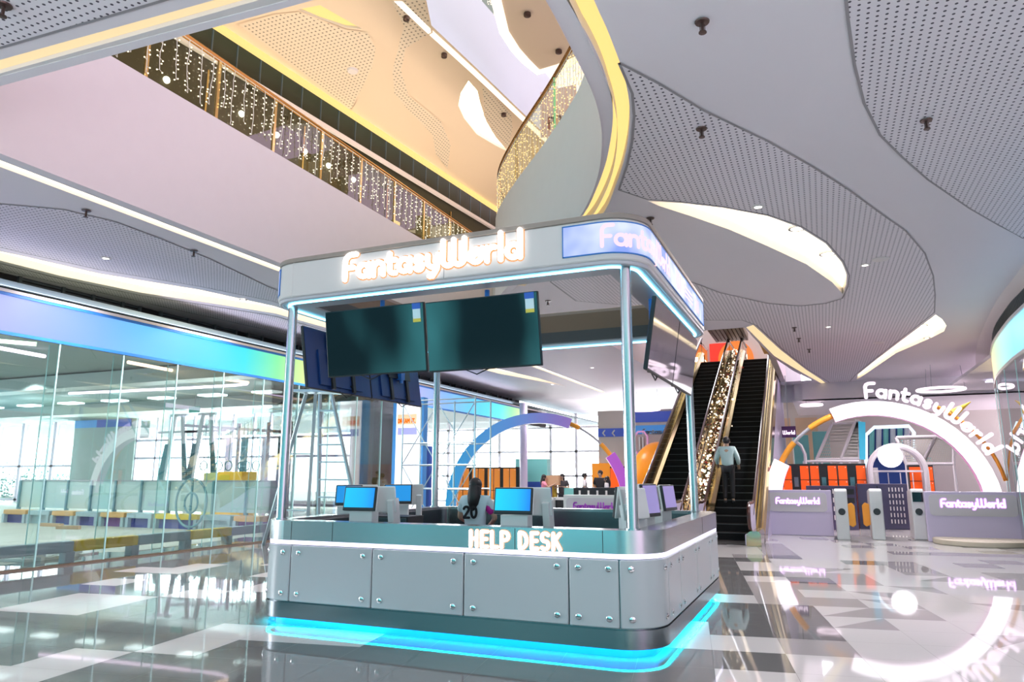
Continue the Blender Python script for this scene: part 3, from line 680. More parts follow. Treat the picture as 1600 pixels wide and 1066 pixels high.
def lightbox(a, b, label):
    m = bpy.data.materials.new('sign_light_panel'); m.use_nodes = True; t = m.node_tree; bs = t.nodes['Principled BSDF']
    g = t.nodes.new('ShaderNodeNewGeometry'); n = t.nodes.new('ShaderNodeTexNoise'); n.inputs['Scale'].default_value = 2.2
    t.links.new(g.outputs['Position'], n.inputs['Vector']); cr = t.nodes.new('ShaderNodeValToRGB'); e = cr.color_ramp.elements
    e[0].position = .36; e[0].color = (.22, .34, .95, 1); e[1].position = .62; e[1].color = (.72, .80, 1, 1)
    t.links.new(n.outputs['Fac'], cr.inputs[0]); t.links.new(cr.outputs[0], bs.inputs['Emission Color']); bs.inputs['Emission Strength'].default_value = .85
    bs.inputs['Base Color'].default_value = (.1, .1, .1, 1)
    mb = MB(); CP.band(mb, a, b, 3.735, 4.045, 0, .008, 0); o = mb.build('sign_panel', m, kiosk, smooth=True)
    mb = MB()
    for z in (3.725, 4.04): CP.band(mb, a-.008, b+.008, z, z+.012, 0, .012)
    CP.band(mb, a-.01, a, 3.725, 4.052, 0, .012); CP.band(mb, b, b+.01, 3.725, 4.052, 0, .012); f = mb.build('frame', 'trim_blue', kiosk); f.parent = o; f.matrix_parent_inverse = kiosk.matrix_basis.inverted()
    f.matrix_parent_inverse = Matrix(); return o
lb = lightbox(CP.marks[1]-.36, CP.marks[3]-.05, '')
lb2 = lightbox(CP.marks[6]+.3, CP.marks[7]+.40, '')

# ------------------------------------------------------------------ lettering: strokes with round ends, one mesh per letter
def arcp(cx, cy, r, a0, a1, n=10, ry=None): return [(cx+r*math.cos(math.radians(a0+(a1-a0)*i/n)), cy+(ry or r)*math.sin(math.radians(a0+(a1-a0)*i/n))) for i in range(n+1)]
GL = {
 'F': (.58, [[(.08, 0), (.08, .62)]+arcp(.36, .70, .28, 180, 90, 6)+[(.58, .98)], [(.08, .46), (.46, .46)]]),
 'a': (.58, [arcp(.27, .28, .24, 0, 360, 18), [(.52, .52), (.52, .02)]]),
 'n': (.56, [[(.06, .52), (.06, .02)], arcp(.28, .30, .22, 180, 0, 10)+[(.50, .02)]]),
 't': (.42, [[(.14, .80), (.14, .22)]+arcp(.32, .20, .18, 180, 270, 6)+[(.40, .02)], [(.02, .54), (.38, .54)]]),
 's': (.48, [arcp(.24, .405, .135, 20, 270, 12, .125)+arcp(.24, .155, .145, 90, -155, 12, .135)]),
 'y': (.54, [[(.05, .52), (.05, .30)]+arcp(.27, .28, .22, 180, 360, 10)+[(.49, .52)], [(.49, .52), (.44, -.02), (.26, -.28), (.14, -.28)]]),
 'W': (1.02, [[(.06, 1.0), (.06, .26)]+arcp(.28, .26, .22, 180, 360, 10)+[(.50, 1.0)], [(.50, .26)]+arcp(.72, .26, .22, 180, 360, 10)+[(.94, 1.0)]]),
 'o': (.60, [arcp(.30, .28, .24, 0, 360, 18), [(.02, .18), (.58, .52)]]),
 'O': (.62, [arcp(.31, .5, .26, 0, 360, 20, .46)]),
 'r': (.42, [[(.06, .52), (.06, .02)], arcp(.30, .28, .24, 180, 75, 8)]),
 'l': (.20, [[(.08, 1.0), (.08, .02)]]),
 'd': (.62, [arcp(.28, .28, .24, 0, 360, 18), [(.54, 1.0), (.54, .02)]]),
 'H': (.66, [[(.08, 0), (.08, 1)], [(.56, 0), (.56, 1)], [(.08, .5), (.56, .5)]]),
 'E': (.56, [[(.50, 0), (.08, 0), (.08, 1), (.50, 1)], [(.08, .5), (.44, .5)]]),
 'L': (.54, [[(.08, 1), (.08, 0), (.48, 0)]]),
 'P': (.62, [[(.08, 0), (.08, 1), (.32, 1)]+arcp(.32, .73, .26, 90, -90, 8)+[(.08, .47)]]),
 'D': (.66, [[(.08, 0), (.08, 1), (.22, 1)]+arcp(.22, .5, .36, 90, -90, 10, .5)+[(.08, 0)]]),
 'S': (.58, [[(.50, .90), (.36, 1), (.22, 1)]+arcp(.26, .75, .2, 100, 260, 8, .25)+[(.32, .5)]+arcp(.32, .25, .2, 80, -90, 8, .25)+[(.20, 0), (.06, .08)]]),
 'K': (.62, [[(.08, 0), (.08, 1)], [(.54, 1), (.10, .48)], [(.22, .58), (.56, 0)]]),
 'R': (.62, [[(.08, 0), (.08, 1), (.32, 1)]+arcp(.32, .75, .24, 90, -90, 8)+[(.08, .5)], [(.30, .5), (.54, 0)]]),
 'A': (.66, [[(.04, 0), (.31, 1), (.58, 0)], [(.14, .34), (.48, .34)]]),
 'M': (.78, [[(.06, 0), (.06, 1), (.36, .4), (.66, 1), (.66, 0)]]),
 'I': (.24, [[(.1, 0), (.1, 1)]]), 'T': (.60, [[(.02, 1), (.56, 1)], [(.29, 1), (.29, 0)]]),
 '.': (.22, [[(.08, .02), (.10, .02)]]), ' ': (.32, []), 'x': (.2, []),
 '2': (.58, [arcp(.28, .74, .24, 170, -20, 9)+[(.06, 0), (.54, 0)]]), '0': (.62, [arcp(.30, .5, .24, 0, 360, 18, .48)]),
 '<': (.5, [[(.42, .9), (.1, .5), (.42, .1)]]),
 'u': (.54, [[(.05, .52), (.05, .26)]+arcp(.27, .26, .22, 180, 360, 10)+[(.49, .52)]]),
 'p': (.6, [arcp(.28, .28, .24, 0, 360, 18), [(.05, .5), (.05, -.3)]]), '3': (.56, [arcp(.24, .74, .24, 150, -70, 9), arcp(.24, .26, .26, 75, -150, 10)]), '9': (.58, [arcp(.28, .72, .22, 0, 360, 16), [(.50, .72), (.44, .2), (.2, 0)]]),
}
def glyph(mb, ch, wgt, fn, depth, mi=0):
    """fn(u, v, w) -> point, u right, v up, w outwards"""
    n = 10
    for st in GL[ch][1]:
        for (a, b) in zip(st[:-1], st[1:]):
            dx, dy = b[0]-a[0], b[1]-a[1]; L = math.hypot(dx, dy)
            if L < 1e-6: continue
            nx, ny = -dy/L*wgt/2, dx/L*wgt/2
            mb.prism([(a[0]+nx, a[1]+ny), (a[0]-nx, a[1]-ny), (b[0]-nx, b[1]-ny), (b[0]+nx, b[1]+ny)], 0, depth, mi, fn)
        cl = st[0] == st[-1] or math.dist(st[0], st[-1]) < 1e-6
        for p in st: mb.prism([(p[0]+wgt/2*math.cos(2*pi*i/n), p[1]+wgt/2*math.sin(2*pi*i/n)) for i in range(n)], 0, depth, mi, fn)
def text_width(s, gap): return sum(GL[c][0]+gap for c in s)-gap
def write(s, fn, size, wgt, depth, mats, parent, gap=.12, name='letter', halo=None, halo_w=0.):
    """fn takes metres along the line, metres up, metres out"""
    u = 0; objs = []
    for c in s:
        if GL[c][1]:
            mb = MB(); u0 = u
            f = lambda a, b, w_: fn((u0+a)*size, b*size, w_)
            glyph(mb, c, wgt, f, depth)
            o = mb.build(name, mats, parent); objs.append(o)
            if halo:
                hb = MB(); glyph(hb, c, wgt+halo_w, lambda a, b, w_: fn((u0+a)*size, b*size, w_-.002*0), .004); h = hb.build('halo_light', halo, parent); h.parent = o; h.matrix_parent_inverse = Matrix()
        u += GL[c][0]+gap
    return objs
def on_path(P, s0, z0):
    def f(a, b, w_):
        p, n = P.at(s0+a); return (p.x+n.x*w_, p.y+n.y*w_, z0+b)
    return f
FW = 'FantasyWorld'
tw = text_width(FW, .09)
sz = 2.20/tw
write(FW, on_path(CP, s_front(-4.86)+.04, 3.79), sz*1.0, .19, .03, 'warmled', kiosk, .09, 'sign_letter', 'halo', .12)
tw2 = text_width('HELP DESK', .2); sz2 = .95/tw2
write('HELP DESK', on_path(KP, s_front(-3.25), .925), sz2, .22, .022, 'warmled', kiosk, .2, 'desk_sign_letter', 'halo', .12)
M['pinkled'] = glow('pink_sign_letter', (1.0, .66, .76), 1.05)
sr = CP.marks[1]+.02
write(FW, on_path(CP, sr, 3.80), .215, .17, .014, 'pinkled', lb, .07, 'letter')
write('OO', on_path(CP, sr+2.02, 3.79), .22, .15, .014, 'pinkled', lb, .05, 'letter')
mb = MB()
for z in (3.93, 3.87, 3.81): CP.band(mb, sr+2.55, sr+3.15, z, z+.03, .008, .012)
for k in range(5): CP.band(mb, sr+3.35+k*.07, sr+3.38+k*.07, 3.80, 3.98, .008, .012)
mb.build('sign_print', 'pinkled', lb)


# ------------------------------------------------------------------ hanging displays
M['tv_back'] = mat('dark_blue_plastic', (.01, .05, .20), .4)
M['tv_screen'] = mat('glossy_black_screen', (.004, .006, .008), .04, spec=1.0, coat=1.0)
M['label_white'] = mat('sticker_white', (.82, .82, .80), .4); M['label_blue'] = mat('sticker_blue', (.05, .12, .50), .4); M['label_yellow'] = mat('sticker_yellow', (.90, .62, .08), .4)
TVW, TVH = 1.375, .80
def display(loc, rz, label, sticker, tilt=9, back_detail=False, pole_len=.25):
    r = thing('hanging_display', loc, label, 'screen', 'hanging displays of the kiosk', rz)
    tm = Matrix.Rotation(math.radians(tilt), 4, 'X')        # face looks along -Y, leaning towards the floor
    def B(mb, *a, mi=0): mb.box(*a, mi, tm)
    def put(mb, name, m, bevel=0., parent=None):
        o = mb.build(name, m, None, bevel=bevel); o.parent = parent or r; return o
    mb = MB(); B(mb, -TVW/2, TVW/2, -.012, .03, -TVH/2, TVH/2); h = put(mb, 'housing', 'black', .006)
    mb = MB(); B(mb, -TVW/2+.012, TVW/2-.012, -.0155, -.011, -TVH/2+.02, TVH/2-.012); put(mb, 'screen', 'tv_screen')
    mb = MB(); B(mb, -.46, .46, .03, .06, -.34, .12); B(mb, -TVW/2+.01, TVW/2-.01, .028, .034, -TVH/2+.01, TVH/2-.01); put(mb, 'back_cover', 'tv_back', .01)
    mb = MB()
    for x in (-.22, .22): B(mb, x-.03, x+.03, .06, .09, -.38, .36)
    B(mb, -.3, .3, .085, .10, -.05, .10)
    mb.tube([(-.15, .12, -.28), (-.3, .1, -.36), (-.1, .09, -.44), (.05, .1, -.38)], .008, 6); put(mb, 'bracket', 'black', .004)
    mb = MB(); mb.tube([(0, .13, -.1), (0, .13, TVH/2+pole_len)], .028, 12); mb.box(-.05, .05, .08, .16, -.05, .08); put(mb, 'hanger_pole', 'trim_blue')
    if sticker:
        mb = MB(); x = TVW/2-.10
        B(mb, x-.045, x+.055, -.019, -.016, TVH/2-.20, TVH/2-.06, mi=0); B(mb, x-.05, x+.06, -.0195, -.016, TVH/2-.075, TVH/2-.008, mi=1); B(mb, x-.045, x+.055, -.0195, -.016, TVH/2-.225, TVH/2-.185, mi=2)
        put(mb, 'sticker', ['label_white', 'label_blue', 'label_yellow'])
    return r
display((-4.75, 7.0, 3.165), 0, 'left of the two front screens hanging over the desk, teal reflections', True, pole_len=.12)
display((-3.355, 7.0, 3.150), 0, 'right of the two front screens, warm orange glints on its glass', True, pole_len=.12)
display((-1.58, 8.12, 3.10), pi/2, 'nearer of the two screens facing right on the canopy side', False, pole_len=.18)
display((-1.58, 9.51, 3.10), pi/2, 'farther of the two screens facing right on the canopy side', False, pole_len=.18)
display((-5.84, 7.75, 3.06), -pi/2, 'nearer screen facing left, its dark blue back towards the desk', False, pole_len=.22)
display((-5.84, 9.14, 3.06), -pi/2, 'farther screen facing left, its dark blue back beside the rear post', False, pole_len=.22)

# ------------------------------------------------------------------ desk terminals
M['desk_screen'] = led_gradient('blue_desktop_screen', 0, -5.2, -4.6, [(0, (.0, .55, .95)), (.6, (.0, .42, 1)), (1, (.0, .16, .80))], 1.0)
M['desk_screen2'] = led_gradient('blue_desktop_screen_b', 0, -3.2, -2.77, [(0, (.0, .62, 1)), (.6, (.0, .46, 1)), (1, (.0, .18, .85))], 1.0)
M['desk_screen3'] = glow('blue_desktop_screen_c', (.0, .28, .75), .9)
M['lilac_screen'] = mat('lilac_reflective_screen', (.25, .22, .40), .08, spec=1., emit=(.45, .36, .85), es=.35)
M['offwhite'] = mat('offwhite_plastic', (.72, .74, .74), .35)
def terminal(loc, rz, label, scr, w_=.43, h_=.27, z0=.82, second=True):
    r = thing('desk_terminal', (loc[0], loc[1], z0), label, 'computer', 'desk terminals', rz)
    tm = Matrix.Translation((0, 0, 1.345-z0)) @ Matrix.Rotation(math.radians(-8), 4, 'X')
    def put(mb, name, m, bevel=0.): o = mb.build(name, m, None, bevel=bevel); o.parent = r; return o
    mb = MB(); mb.box(-w_/2, w_/2, -.02, .012, -h_/2, h_/2, 0, tm); put(mb, 'bezel', 'black', .008)
    mb = MB(); mb.box(-w_/2+.018, w_/2-.018, -.0225, -.019, -h_/2+.035, h_/2-.015, 0, tm); put(mb, 'screen', scr)
    mb = MB(); mb.box(-.16, .15, .02, .16, 0, 1.20-z0); mb.box(-w_/2-.006, w_/2+.006, .012, .03, -h_/2-.004, h_/2+.006, 0, tm); put(mb, 'stand', 'offwhite', .012)
    mb = MB(); mb.box(-.19, .19, -.05, .24, 0, .03); put(mb, 'base', 'black', .006)
    if second:
        t2 = Matrix.Translation((.13, .20, 1.335-z0)) @ Matrix.Rotation(math.radians(10), 4, 'X'); mb = MB(); mb.box(-.22, .22, -.012, .012, -.15, .15, 0, t2); mb.box(.12, .20, -.05, .10, -1.0*(1.335-z0)+.02, 0, 0, t2); put(mb, 'rear_display', 'offwhite', .012)
    return r
terminal((-4.885, 7.02, 0), 0, 'left desk terminal with a blue screen near the front left post', 'desk_screen')
terminal((-2.985, 7.02, 0), 0, 'right desk terminal with a blue screen above the lit desk sign', 'desk_screen2')
p = ony(622, 772, 9.0); terminal((p.x, 9.0, 0), math.radians(28), 'small terminal with a dark blue screen farther back on the left counter', 'desk_screen3', .40, .27)
p = ony(545, 778, 8.2); terminal((p.x, 8.2, 0), math.radians(20), 'terminal half hidden behind the left front terminal', 'desk_screen3', .36)
p = ony(1040, 775, 7.9); terminal((-1.72, 7.75, 0), math.radians(75), 'nearest terminal on the right counter with a lilac glinting screen', 'lilac_screen', .34, .34)
terminal((-1.72, 8.75, 0), math.radians(80), 'farther terminal on the right counter with a tilted pale screen', 'lilac_screen', .38, .30)
terminal((-1.85, 7.2, 0), math.radians(250), 'white terminal seen from behind beside the right front post', 'lilac_screen', .34, .30)
mb = MB(); mb.box(-.32, .32, -.2, .2, 0, .12); mb.box(-.3, .3, -.205, -.2, .02, .10, 1); o = mb.build('cash_drawer', ['black', 'steel_dark'], bevel=.006)
q_ = ony(622, 796, 8.6); o.location = (q_.x+.05, 8.45, .96); tag(o, 'black cash drawer on the desk below the small blue screen', 'drawer')
mb = MB(); mb.box(-.3, .3, -.18, .18, 0, .14); o = mb.build('drawer_stand', 'steel_dark', bevel=.005); o.location = (q_.x+.05, 8.45, .82); tag(o, 'low steel box under the cash drawer', 'box')
mb = MB(); mb.box(-.17, .17, -.06, .06, 0, .02)
for i in range(12):
    for j in range(4): mb.box(-.16+i*.027, -.138+i*.027, -.052+j*.027, -.03+j*.027, .02, .026, 1)
o = mb.build('keyboard', ['black', 'steel_dark']); o.location = (-2.55, 7.0, 1.055); o.rotation_euler = (math.radians(0), 0, .1); tag(o, 'dark keyboard beside the right desk terminal', 'keyboard')
mb = MB(); mb.box(-.2, .2, -.1, .1, 0, .235); o = mb.build('printer', 'black', bevel=.01); o.location = (-2.55, 7.0, .82); tag(o, 'black receipt printer under the keyboard on the desk', 'printer')
mb = MB(); mb.tube([(-.02, 0, 0), (0, .02, .05), (.05, .05, .02), (.15, .0, .04), (.25, .05, .03), (.22, .15, .05), (.1, .12, .02)], .007, 6); o = mb.build('cable', 'black', smooth=True); o.location = (-1.9, 7.45, .83); tag(o, 'loose black cable on the right side of the desk', 'cable')
cr = MB(); pts = []
for i in range(60):
    a = i*.6; pts.append((.035*math.cos(a), .035*math.sin(a)*.6, .02+i*.0052))
cr.tube(pts, .018, 6); o = cr.build('coiled_cord', 'trim_blue', smooth=True); o.location = (KX0-.06, 7.0, 0); tag(o, 'blue coiled cord standing against the left corner of the kiosk', 'cord')

# ------------------------------------------------------------------ ceiling fittings
M['bronze'] = mat('dark_bronze_fitting', (.10, .06, .05), .35, .6)
def sprinkler(px, py, z, label):
    p = onz(px, py, z); r = thing('sprinkler', (p.x, p.y, z), label, 'sprinkler', 'ceiling sprinklers')
    mb = MB(); mb.lathe([(.001, -.015), (.06, -.012), (.065, 0)], 16); o = mb.build('escutcheon', 'bronze', smooth=True); o.parent = r
    mb = MB(); mb.cyl((0, 0), .014, -.10, -.01, 8); mb.lathe([(.001, -.11), (.035, -.108), (.035, -.10), (.001, -.098)], 12); mb.bar((-.02, 0, -.03), (-.02, 0, -.10), .006); mb.bar((.02, 0, -.03), (.02, 0, -.10), .006); o = mb.build('head', 'bronze'); o.parent = r
for px, py, lb in ((1097, 34, 'largest sprinkler, near the top of the right ceiling'), (1096, 201, 'sprinkler in the pink-lit perforated panel'), (1016, 341, 'sprinkler just above the corner of the kiosk canopy'), (135, 329, 'sprinkler on the left ceiling above the perforated strip'), (303, 392, 'sprinkler on the left perforated strip nearer the kiosk'),
                  (1241, 512, 'first sprinkler in the row leading to the arch'), (1248, 529, 'second sprinkler in the row leading to the arch'), (1264, 546, 'third sprinkler in the row leading to the arch'), (1447, 188, 'small sprinkler in the corner perforated panel'), (856, 470, 'sprinkler seen through the kiosk beside the front post'), (6, 8, 'sprinkler cut by the top left corner of the photo')):
    sprinkler(px, py, CZ-.012, lb)
for px, py, lb in ((1376, 404, 'flat round ceiling speaker on the perforated panel beside the crescent cove'), (1373, 535, 'small flat ceiling speaker farther along the perforated panel')):
    p = onz(px, py, CZ); mb = MB(); mb.lathe([(.001, -.022), (.13, -.022), (.15, -.01), (.15, 0)], 24); o = mb.build('ceiling_speaker', 'white', smooth=True); o.location = (p.x, p.y, CZ-.008); tag(o, lb, 'speaker')
for i, (px, py) in enumerate(((694, 84), (787, 177), (635, 26))):
    p = onz(px, py, UZ); mb = MB(); mb.lathe([(.001, -.10), (.07, -.08), (.07, 0)], 12); o = mb.build('sprinkler', 'bronze', smooth=True); o.location = (p.x, p.y, UZ-.01)
    tag(o, ['dark sprinkler in the middle of the golden upper ceiling', 'dark sprinkler beside the leaf-shaped cove on the golden ceiling', 'dark sprinkler at the top of the golden upper ceiling'][i], 'sprinkler')
p = onz(551, 109, UZ); mb = MB(); mb.lathe([(.001, -.05), (.12, -.05), (.14, 0)], 16); o = mb.build('ceiling_speaker', 'white', smooth=True); o.location = (p.x, p.y, UZ-.01); tag(o, 'round speaker in the perforated part of the golden upper ceiling', 'speaker')
for px, py, lb in ((824, 21, 'dark round fitting on the topmost right ceiling'), (873, 79, 'small dark round fitting near the corner of the topmost right ceiling')):
    p = onz(px, py, UZ); mb = MB(); mb.lathe([(.001, -.08), (.08, -.06), (.08, 0)], 12); o = mb.build('sprinkler', 'bronze', smooth=True); o.location = (p.x, p.y, UZ+.0); tag(o, lb, 'sprinkler')

# ------------------------------------------------------------------ escalators
M['tread'] = mat('escalator_tread', (.008, .008, .009), .6, spec=.15)
M['handrail'] = mat('dark_red_handrail', (.05, .015, .012), .25)
M['esc_gold'] = mat('champagne_steel', (.62, .50, .27), .16, 1.)
M['esc_glass'] = thin_glass('amber_balustrade_glass', (.86, .74, .46), .08)
M['lilac_paint'] = mat('lilac_paint', (.60, .54, .72), .35)
EY0, EY1, EY2, EZ = 18.4, 19.4, 32.2, 6.5
esl = (EZ)/(EY2-EY1)
def ez(y): return min(max((y-EY1)*esl, 0), EZ)
def escalator(xc, label):
    r = thing('escalator', (xc, EY0, 0), label, 'escalator', 'escalators'); n = 34; run = (EY2-EY1)/n
    mb = MB()
    mb.box(xc-.5, xc+.5, EY0-.2, EY1, 0, .012)
    for i in range(n):
        y = EY1+i*run; z = ez(y)
        mb.box(xc-.5, xc+.5, y, y+run*1.02, z-.25, z+esl*run)
        for k in range(0): pass
    mb.box(xc-.5, xc+.5, EY2, EY2+2.5, EZ-.1, EZ+.01)
    mb.build('steps', 'tread', r)
    mb = MB()
    for i in range(n):
        y = EY1+i*run; mb.box(xc-.49, xc+.49, y-.004, y, ez(y)+esl*run-.02, ez(y)+esl*run-.004)
    mb.build('step_edges', 'louvre', r)
    path = [(EY0-.55, .0), (EY0-.3, 0), (EY1-.3, 0), (EY1+.5, ez(EY1+.45)), (EY2-.5, ez(EY2-.5)), (EY2+.4, EZ), (EY2+2.2, EZ)]
    path = smooth_path(path, 5)
    for sd in (-1, 1):
        xi = xc+sd*.51; xo = xc+sd*.84
        mb = MB()
        prof = [(xi, -.1), (xi, .26), (xi+sd*.10, .34), (xo-sd*.05, .34), (xo, .28), (xo, -.35)]
        rows = [[(x, y, max(z+dz, -.0)) for x, dz in prof] for y, z in path[3:]]
        vs = [v for q in rows for v in q]; m = len(prof)
        mb.add(vs, [(i*m+j, i*m+j+1, (i+1)*m+j+1, (i+1)*m+j) for i in range(len(rows)-1) for j in range(m-1)]+[tuple(range(m)), tuple((len(rows)-1)*m+j for j in range(m))])
        for dx in (.10, .22):   # black joints that run along the deck
            mb.ribbon([(xi+sd*dx-.008, y, z+.343) for y, z in path[3:]], [(xi+sd*dx+.008, y, z+.343) for y, z in path[3:]], 1)
        mb.build('deck', ['esc_gold', 'black'], r)
        xg = xc+sd*.60
        top = [(y, z+.95) for y, z in path[4:]]; bot = [(y, z+.33) for y, z in path[4:]]
        mb = MB(); mb.ribbon([(xg, y, z) for y, z in bot], [(xg, y, z) for y, z in top]); mb.build('glass_side', 'esc_glass', r)
        hp = [(EY0-.15, .30), (EY0-.38, .38), (EY0-.52, .58), (EY0-.5, .78), (EY0-.33, .93), (EY0-.1, .97)]+[(y, z+.97) for y, z in path[8:]]
        mb = MB(); mb.tube([(xg, y, z) for y, z in smooth_path(hp, 3)], .042, 8); mb.build('handrail', 'handrail', r, smooth=True)
        mb = MB(); ne = [(EY0-.36, .42), (EY0-.46, .60), (EY0-.44, .76), (EY0-.30, .89), (EY0+.1, .93), (EY0+.9, .95), (EY0+.9, .25), (EY0-.1, .24)]
        mb.prism([(a, b) for a, b in ne], -.03, .03, 0, lambda u, v, w_: (xg+w_, u, v)); mb.build('newel', 'lilac_paint', r, bevel=.01)
        mb = MB(); mb.box(xg-.12, xg+.12, EY0-.42, EY0-.1, 0, .26); mb.build('newel_foot', 'lilac_paint', r, bevel=.02)
    # cladding down to the floor
    for sd in (-1, 1):
        xo = xc+sd*.84; mb = MB()
        top = [(y, max(z-.3, .02)) for y, z in path[4:]]
        mb.ribbon([(xo-sd*.01, y, 0) for y, z in top], [(xo-sd*.01, y, z) for y, z in top]); mb.build('cladding', 'lilac_paint', r)
    return r
escalator(-2.27, 'right escalator with gold sides, person riding, nearest the arch entrance')
escalator(-4.05, 'left escalator with gold sides, partly behind the kiosk screens')
# garland between the escalators
r_ = random.Random(11); mb = MB(); bb = MB()
for i in range(2600):
    y = r_.uniform(EY1-.2, EY2-.3); c = (-3.16+r_.gauss(0, .10), y, ez(y)+.42+r_.gauss(0, .12)); a = r_.uniform(0, 6.3); l = r_.uniform(.05, .12)
    d = Vector((math.cos(a), math.sin(a), r_.uniform(-1, 1)))*l; e = Vector((-d.y, d.x, r_.uniform(-.5, .5)*l)).normalized()*.025
    mb.add([Vector(c)-e, Vector(c)+e, Vector(c)+d], [(0, 1, 2)], r_.choice((0, 0, 0, 1, 2)))
for i in range(330):
    y = r_.uniform(EY1-.2, EY2-.3); c = (-3.16+r_.gauss(0, .13), y, ez(y)+.44+r_.gauss(0, .14)); bb.ball(c, r_.choice((.018, .022, .030, .045)), 3, 0 if r_.random() < .8 else 1)
M['tinsel_green'] = mat('dark_tinsel', (.05, .06, .02), .4); M['tinsel_red'] = mat('red_bauble', (.45, .04, .02), .3); M['bulb_white'] = glow('fairy_bulb_bright', (1, .82, .62), 2.4)
g = thing('garland', (-3.16, EY1, .4), 'lit tinsel garland running up between the two escalators', 'garland')
tag(mb.build('tinsel', ['tinsel_green', 'gold', 'tinsel_red'], g), kind='stuff'); tag(bb.build('fairy_bulbs', ['bulb_white', 'tinsel_red'], g), kind='stuff')
# shop seen at the head of the escalators
M['red_sign'] = glow('red_shop_sign', (1, .03, .01), .9); M['orange_disc'] = glow('orange_sign_disc', (1, .22, .02), .9); M['wood'] = mat('golden_wood_panel', (.62, .34, .06), .5, noise=.2)
mb = MB(); mb.box(-7, -.9, 37.0, 37.2, 6.4, 9.5); struct(mb.build('wall_upper_end', 'beige'))
r = thing('shop_sign', (-4.4, 36.8, 6.6), 'red shop sign with an orange disc at the head of the escalators', 'sign')
a, b = ony(1110, 568, 36.8), ony(1150, 535, 36.8)
mb = MB(); mb.box(a.x, b.x, 36.75, 36.85, a.z-.4, b.z); mb.build('panel', 'red_sign', r)
cx, cz = ony(1150, 562, 36.7).x, ony(1150, 562, 36.7).z
mb = MB(); mb.prism([(cx+.85*math.cos(t*pi/14), cz+.95*math.sin(t*pi/14)) for t in range(28)], 36.66, 36.74, 0, lambda u, v, w_: (u, w_, v)); mb.build('disc', 'orange_disc', r)
mb = MB()
for i in range(2): 
    for k in range(5): mb.box(cx-.5+k*.22, cx-.34+k*.22, 36.62, 36.66, cz-.05+i*.3-.25, cz+.17+i*.3-.25)
mb.build('sign_print', 'warmled', r)
mb = MB()
for i in range(9): 
    q = ony(1098+i*7, 524+i*1, 27); mb.bar((q.x, 25.5, CZ+2.0), (q.x-.2, 33, CZ+2.2), .12, .3)
struct(mb.build('ceiling_slats', 'brown'))
mb = MB(); mb.box(-1.5, -1.25, 20.2, 24.5, CZ+.02, 9.5, 0); mb.box(-1.4, -1.2, 24.5, 37, CZ+.02, 9.5, 1); struct(mb.build('wall_escalator_right', ['wood', 'beige']))

# ------------------------------------------------------------------ right shop: curved glass front
M['right_led'] = led_gradient('right_fascia_led', 1, 14, 24, [(0, (.30, .62, 1)), (.45, (.25, .80, .95)), (.8, (.72, .88, .55)), (1, (.95, .82, .50))], .95)
t = thing('led_fascia', (4.0, 17, 4.2), 'curved pale blue light fascia over the glass shop front at the right edge', 'sign')
inner = SHOP
mb = MB(); mb.ribbon([(x, y, 4.17) for x, y in inner], [(x, y, 4.95) for x, y in inner]); o_ = offset_path(inner, -.12); mb.ribbon([(x, y, 4.17) for x, y in inner], [(x, y, 4.17) for x, y in o_]); mb.build('light_panel', 'right_led', t, smooth=True)
mb = MB(); e_ = offset_path(inner, .03)
for z in (4.10, 4.95): mb.ribbon([(x, y, z) for x, y in e_], [(x, y, z+.07) for x, y in e_]); mb.ribbon([(x, y, z) for x, y in e_], [(x, y, z) for x, y in o_])
mb.build('edge_trim', 'white', t, smooth=True)
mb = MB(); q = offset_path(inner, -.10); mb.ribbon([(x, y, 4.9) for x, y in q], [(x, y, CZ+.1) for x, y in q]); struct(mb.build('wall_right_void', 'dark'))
mb = MB()
for i in range(0, len(q)-1):
    for k in range(4):
        a = Vector((*q[i], 0)).lerp(Vector((*q[i+1], 0)), k/4); mb.bar((a.x-.03, a.y, 5.0), (a.x-.03, a.y, 5.5), .03, .05)
struct(mb.build('wall_right_louvres', 'louvre'))
mb = MB(); a = CEDGE; b = [(x+.04, y) for x, y in offset_path(CEDGE, -.32)]
mb.ribbon([(x, y, CZ) for x, y in a], [(x, y, CZ-.06) for x, y in offset_path(a, -.10)]); mb.ribbon([(x, y, CZ-.06) for x, y in offset_path(a, -.10)], [(x, y, CZ-.20) for x, y in b]); struct(mb.build('ceiling_right_lip', 'white', smooth=True))
mb = MB(); mb.ribbon([(x+.01, y, CZ-.21) for x, y in b], [(x+.07, y, CZ-.21) for x, y in b]); struct(mb.build('trim_13', 'cove_white'))
k = 0
for i in range(0, len(SHOP)-1, 3):
    seg = SHOP[i:i+4]; k += 1; mb = MB()
    mb.ribbon([(x, y, .03) for x, y in seg], [(x, y, 4.12) for x, y in seg]); x, y = seg[0]; mb.box(x-.008, x+.008, y-.01, y+.01, .03, 4.12, 1); struct(mb.build('window_%d' % (30+k), ['glass', 'glass_edge'], smooth=True))
mb = MB(); mb.ribbon([(x-.03, y, .03) for x, y in SHOP], [(x+.06, y, .03) for x, y in SHOP]); x, y = SHOP[-1]; mb.box(x-.08, x+.08, y-.05, y+.05, 0, 4.95); struct(mb.build('trim_10', 'white'))
mb = MB(); mb.box(9.2, 9.4, 2, 34, 0, 5); struct(mb.build('wall_right_shop', 'lilac_grey'))
mb = MB(); mb.box(4.6, 9.3, 2, 33, 4.9, 5.0); struct(mb.build('ceiling_right_shop', 'ceil'))
for i in range(2):
    p = onz(*((1585, 577), (1563, 606))[i], 4.6); mb = MB(); mb.box(-.7, .7, -.14, .14, -.05, 0); o = mb.build('linear_lamp', 'whiteled'); o.location = (p.x+.3, p.y, 4.86); tag(o, ['nearer white lamp inside the right glass shop', 'farther white lamp inside the right glass shop'][i], 'light')
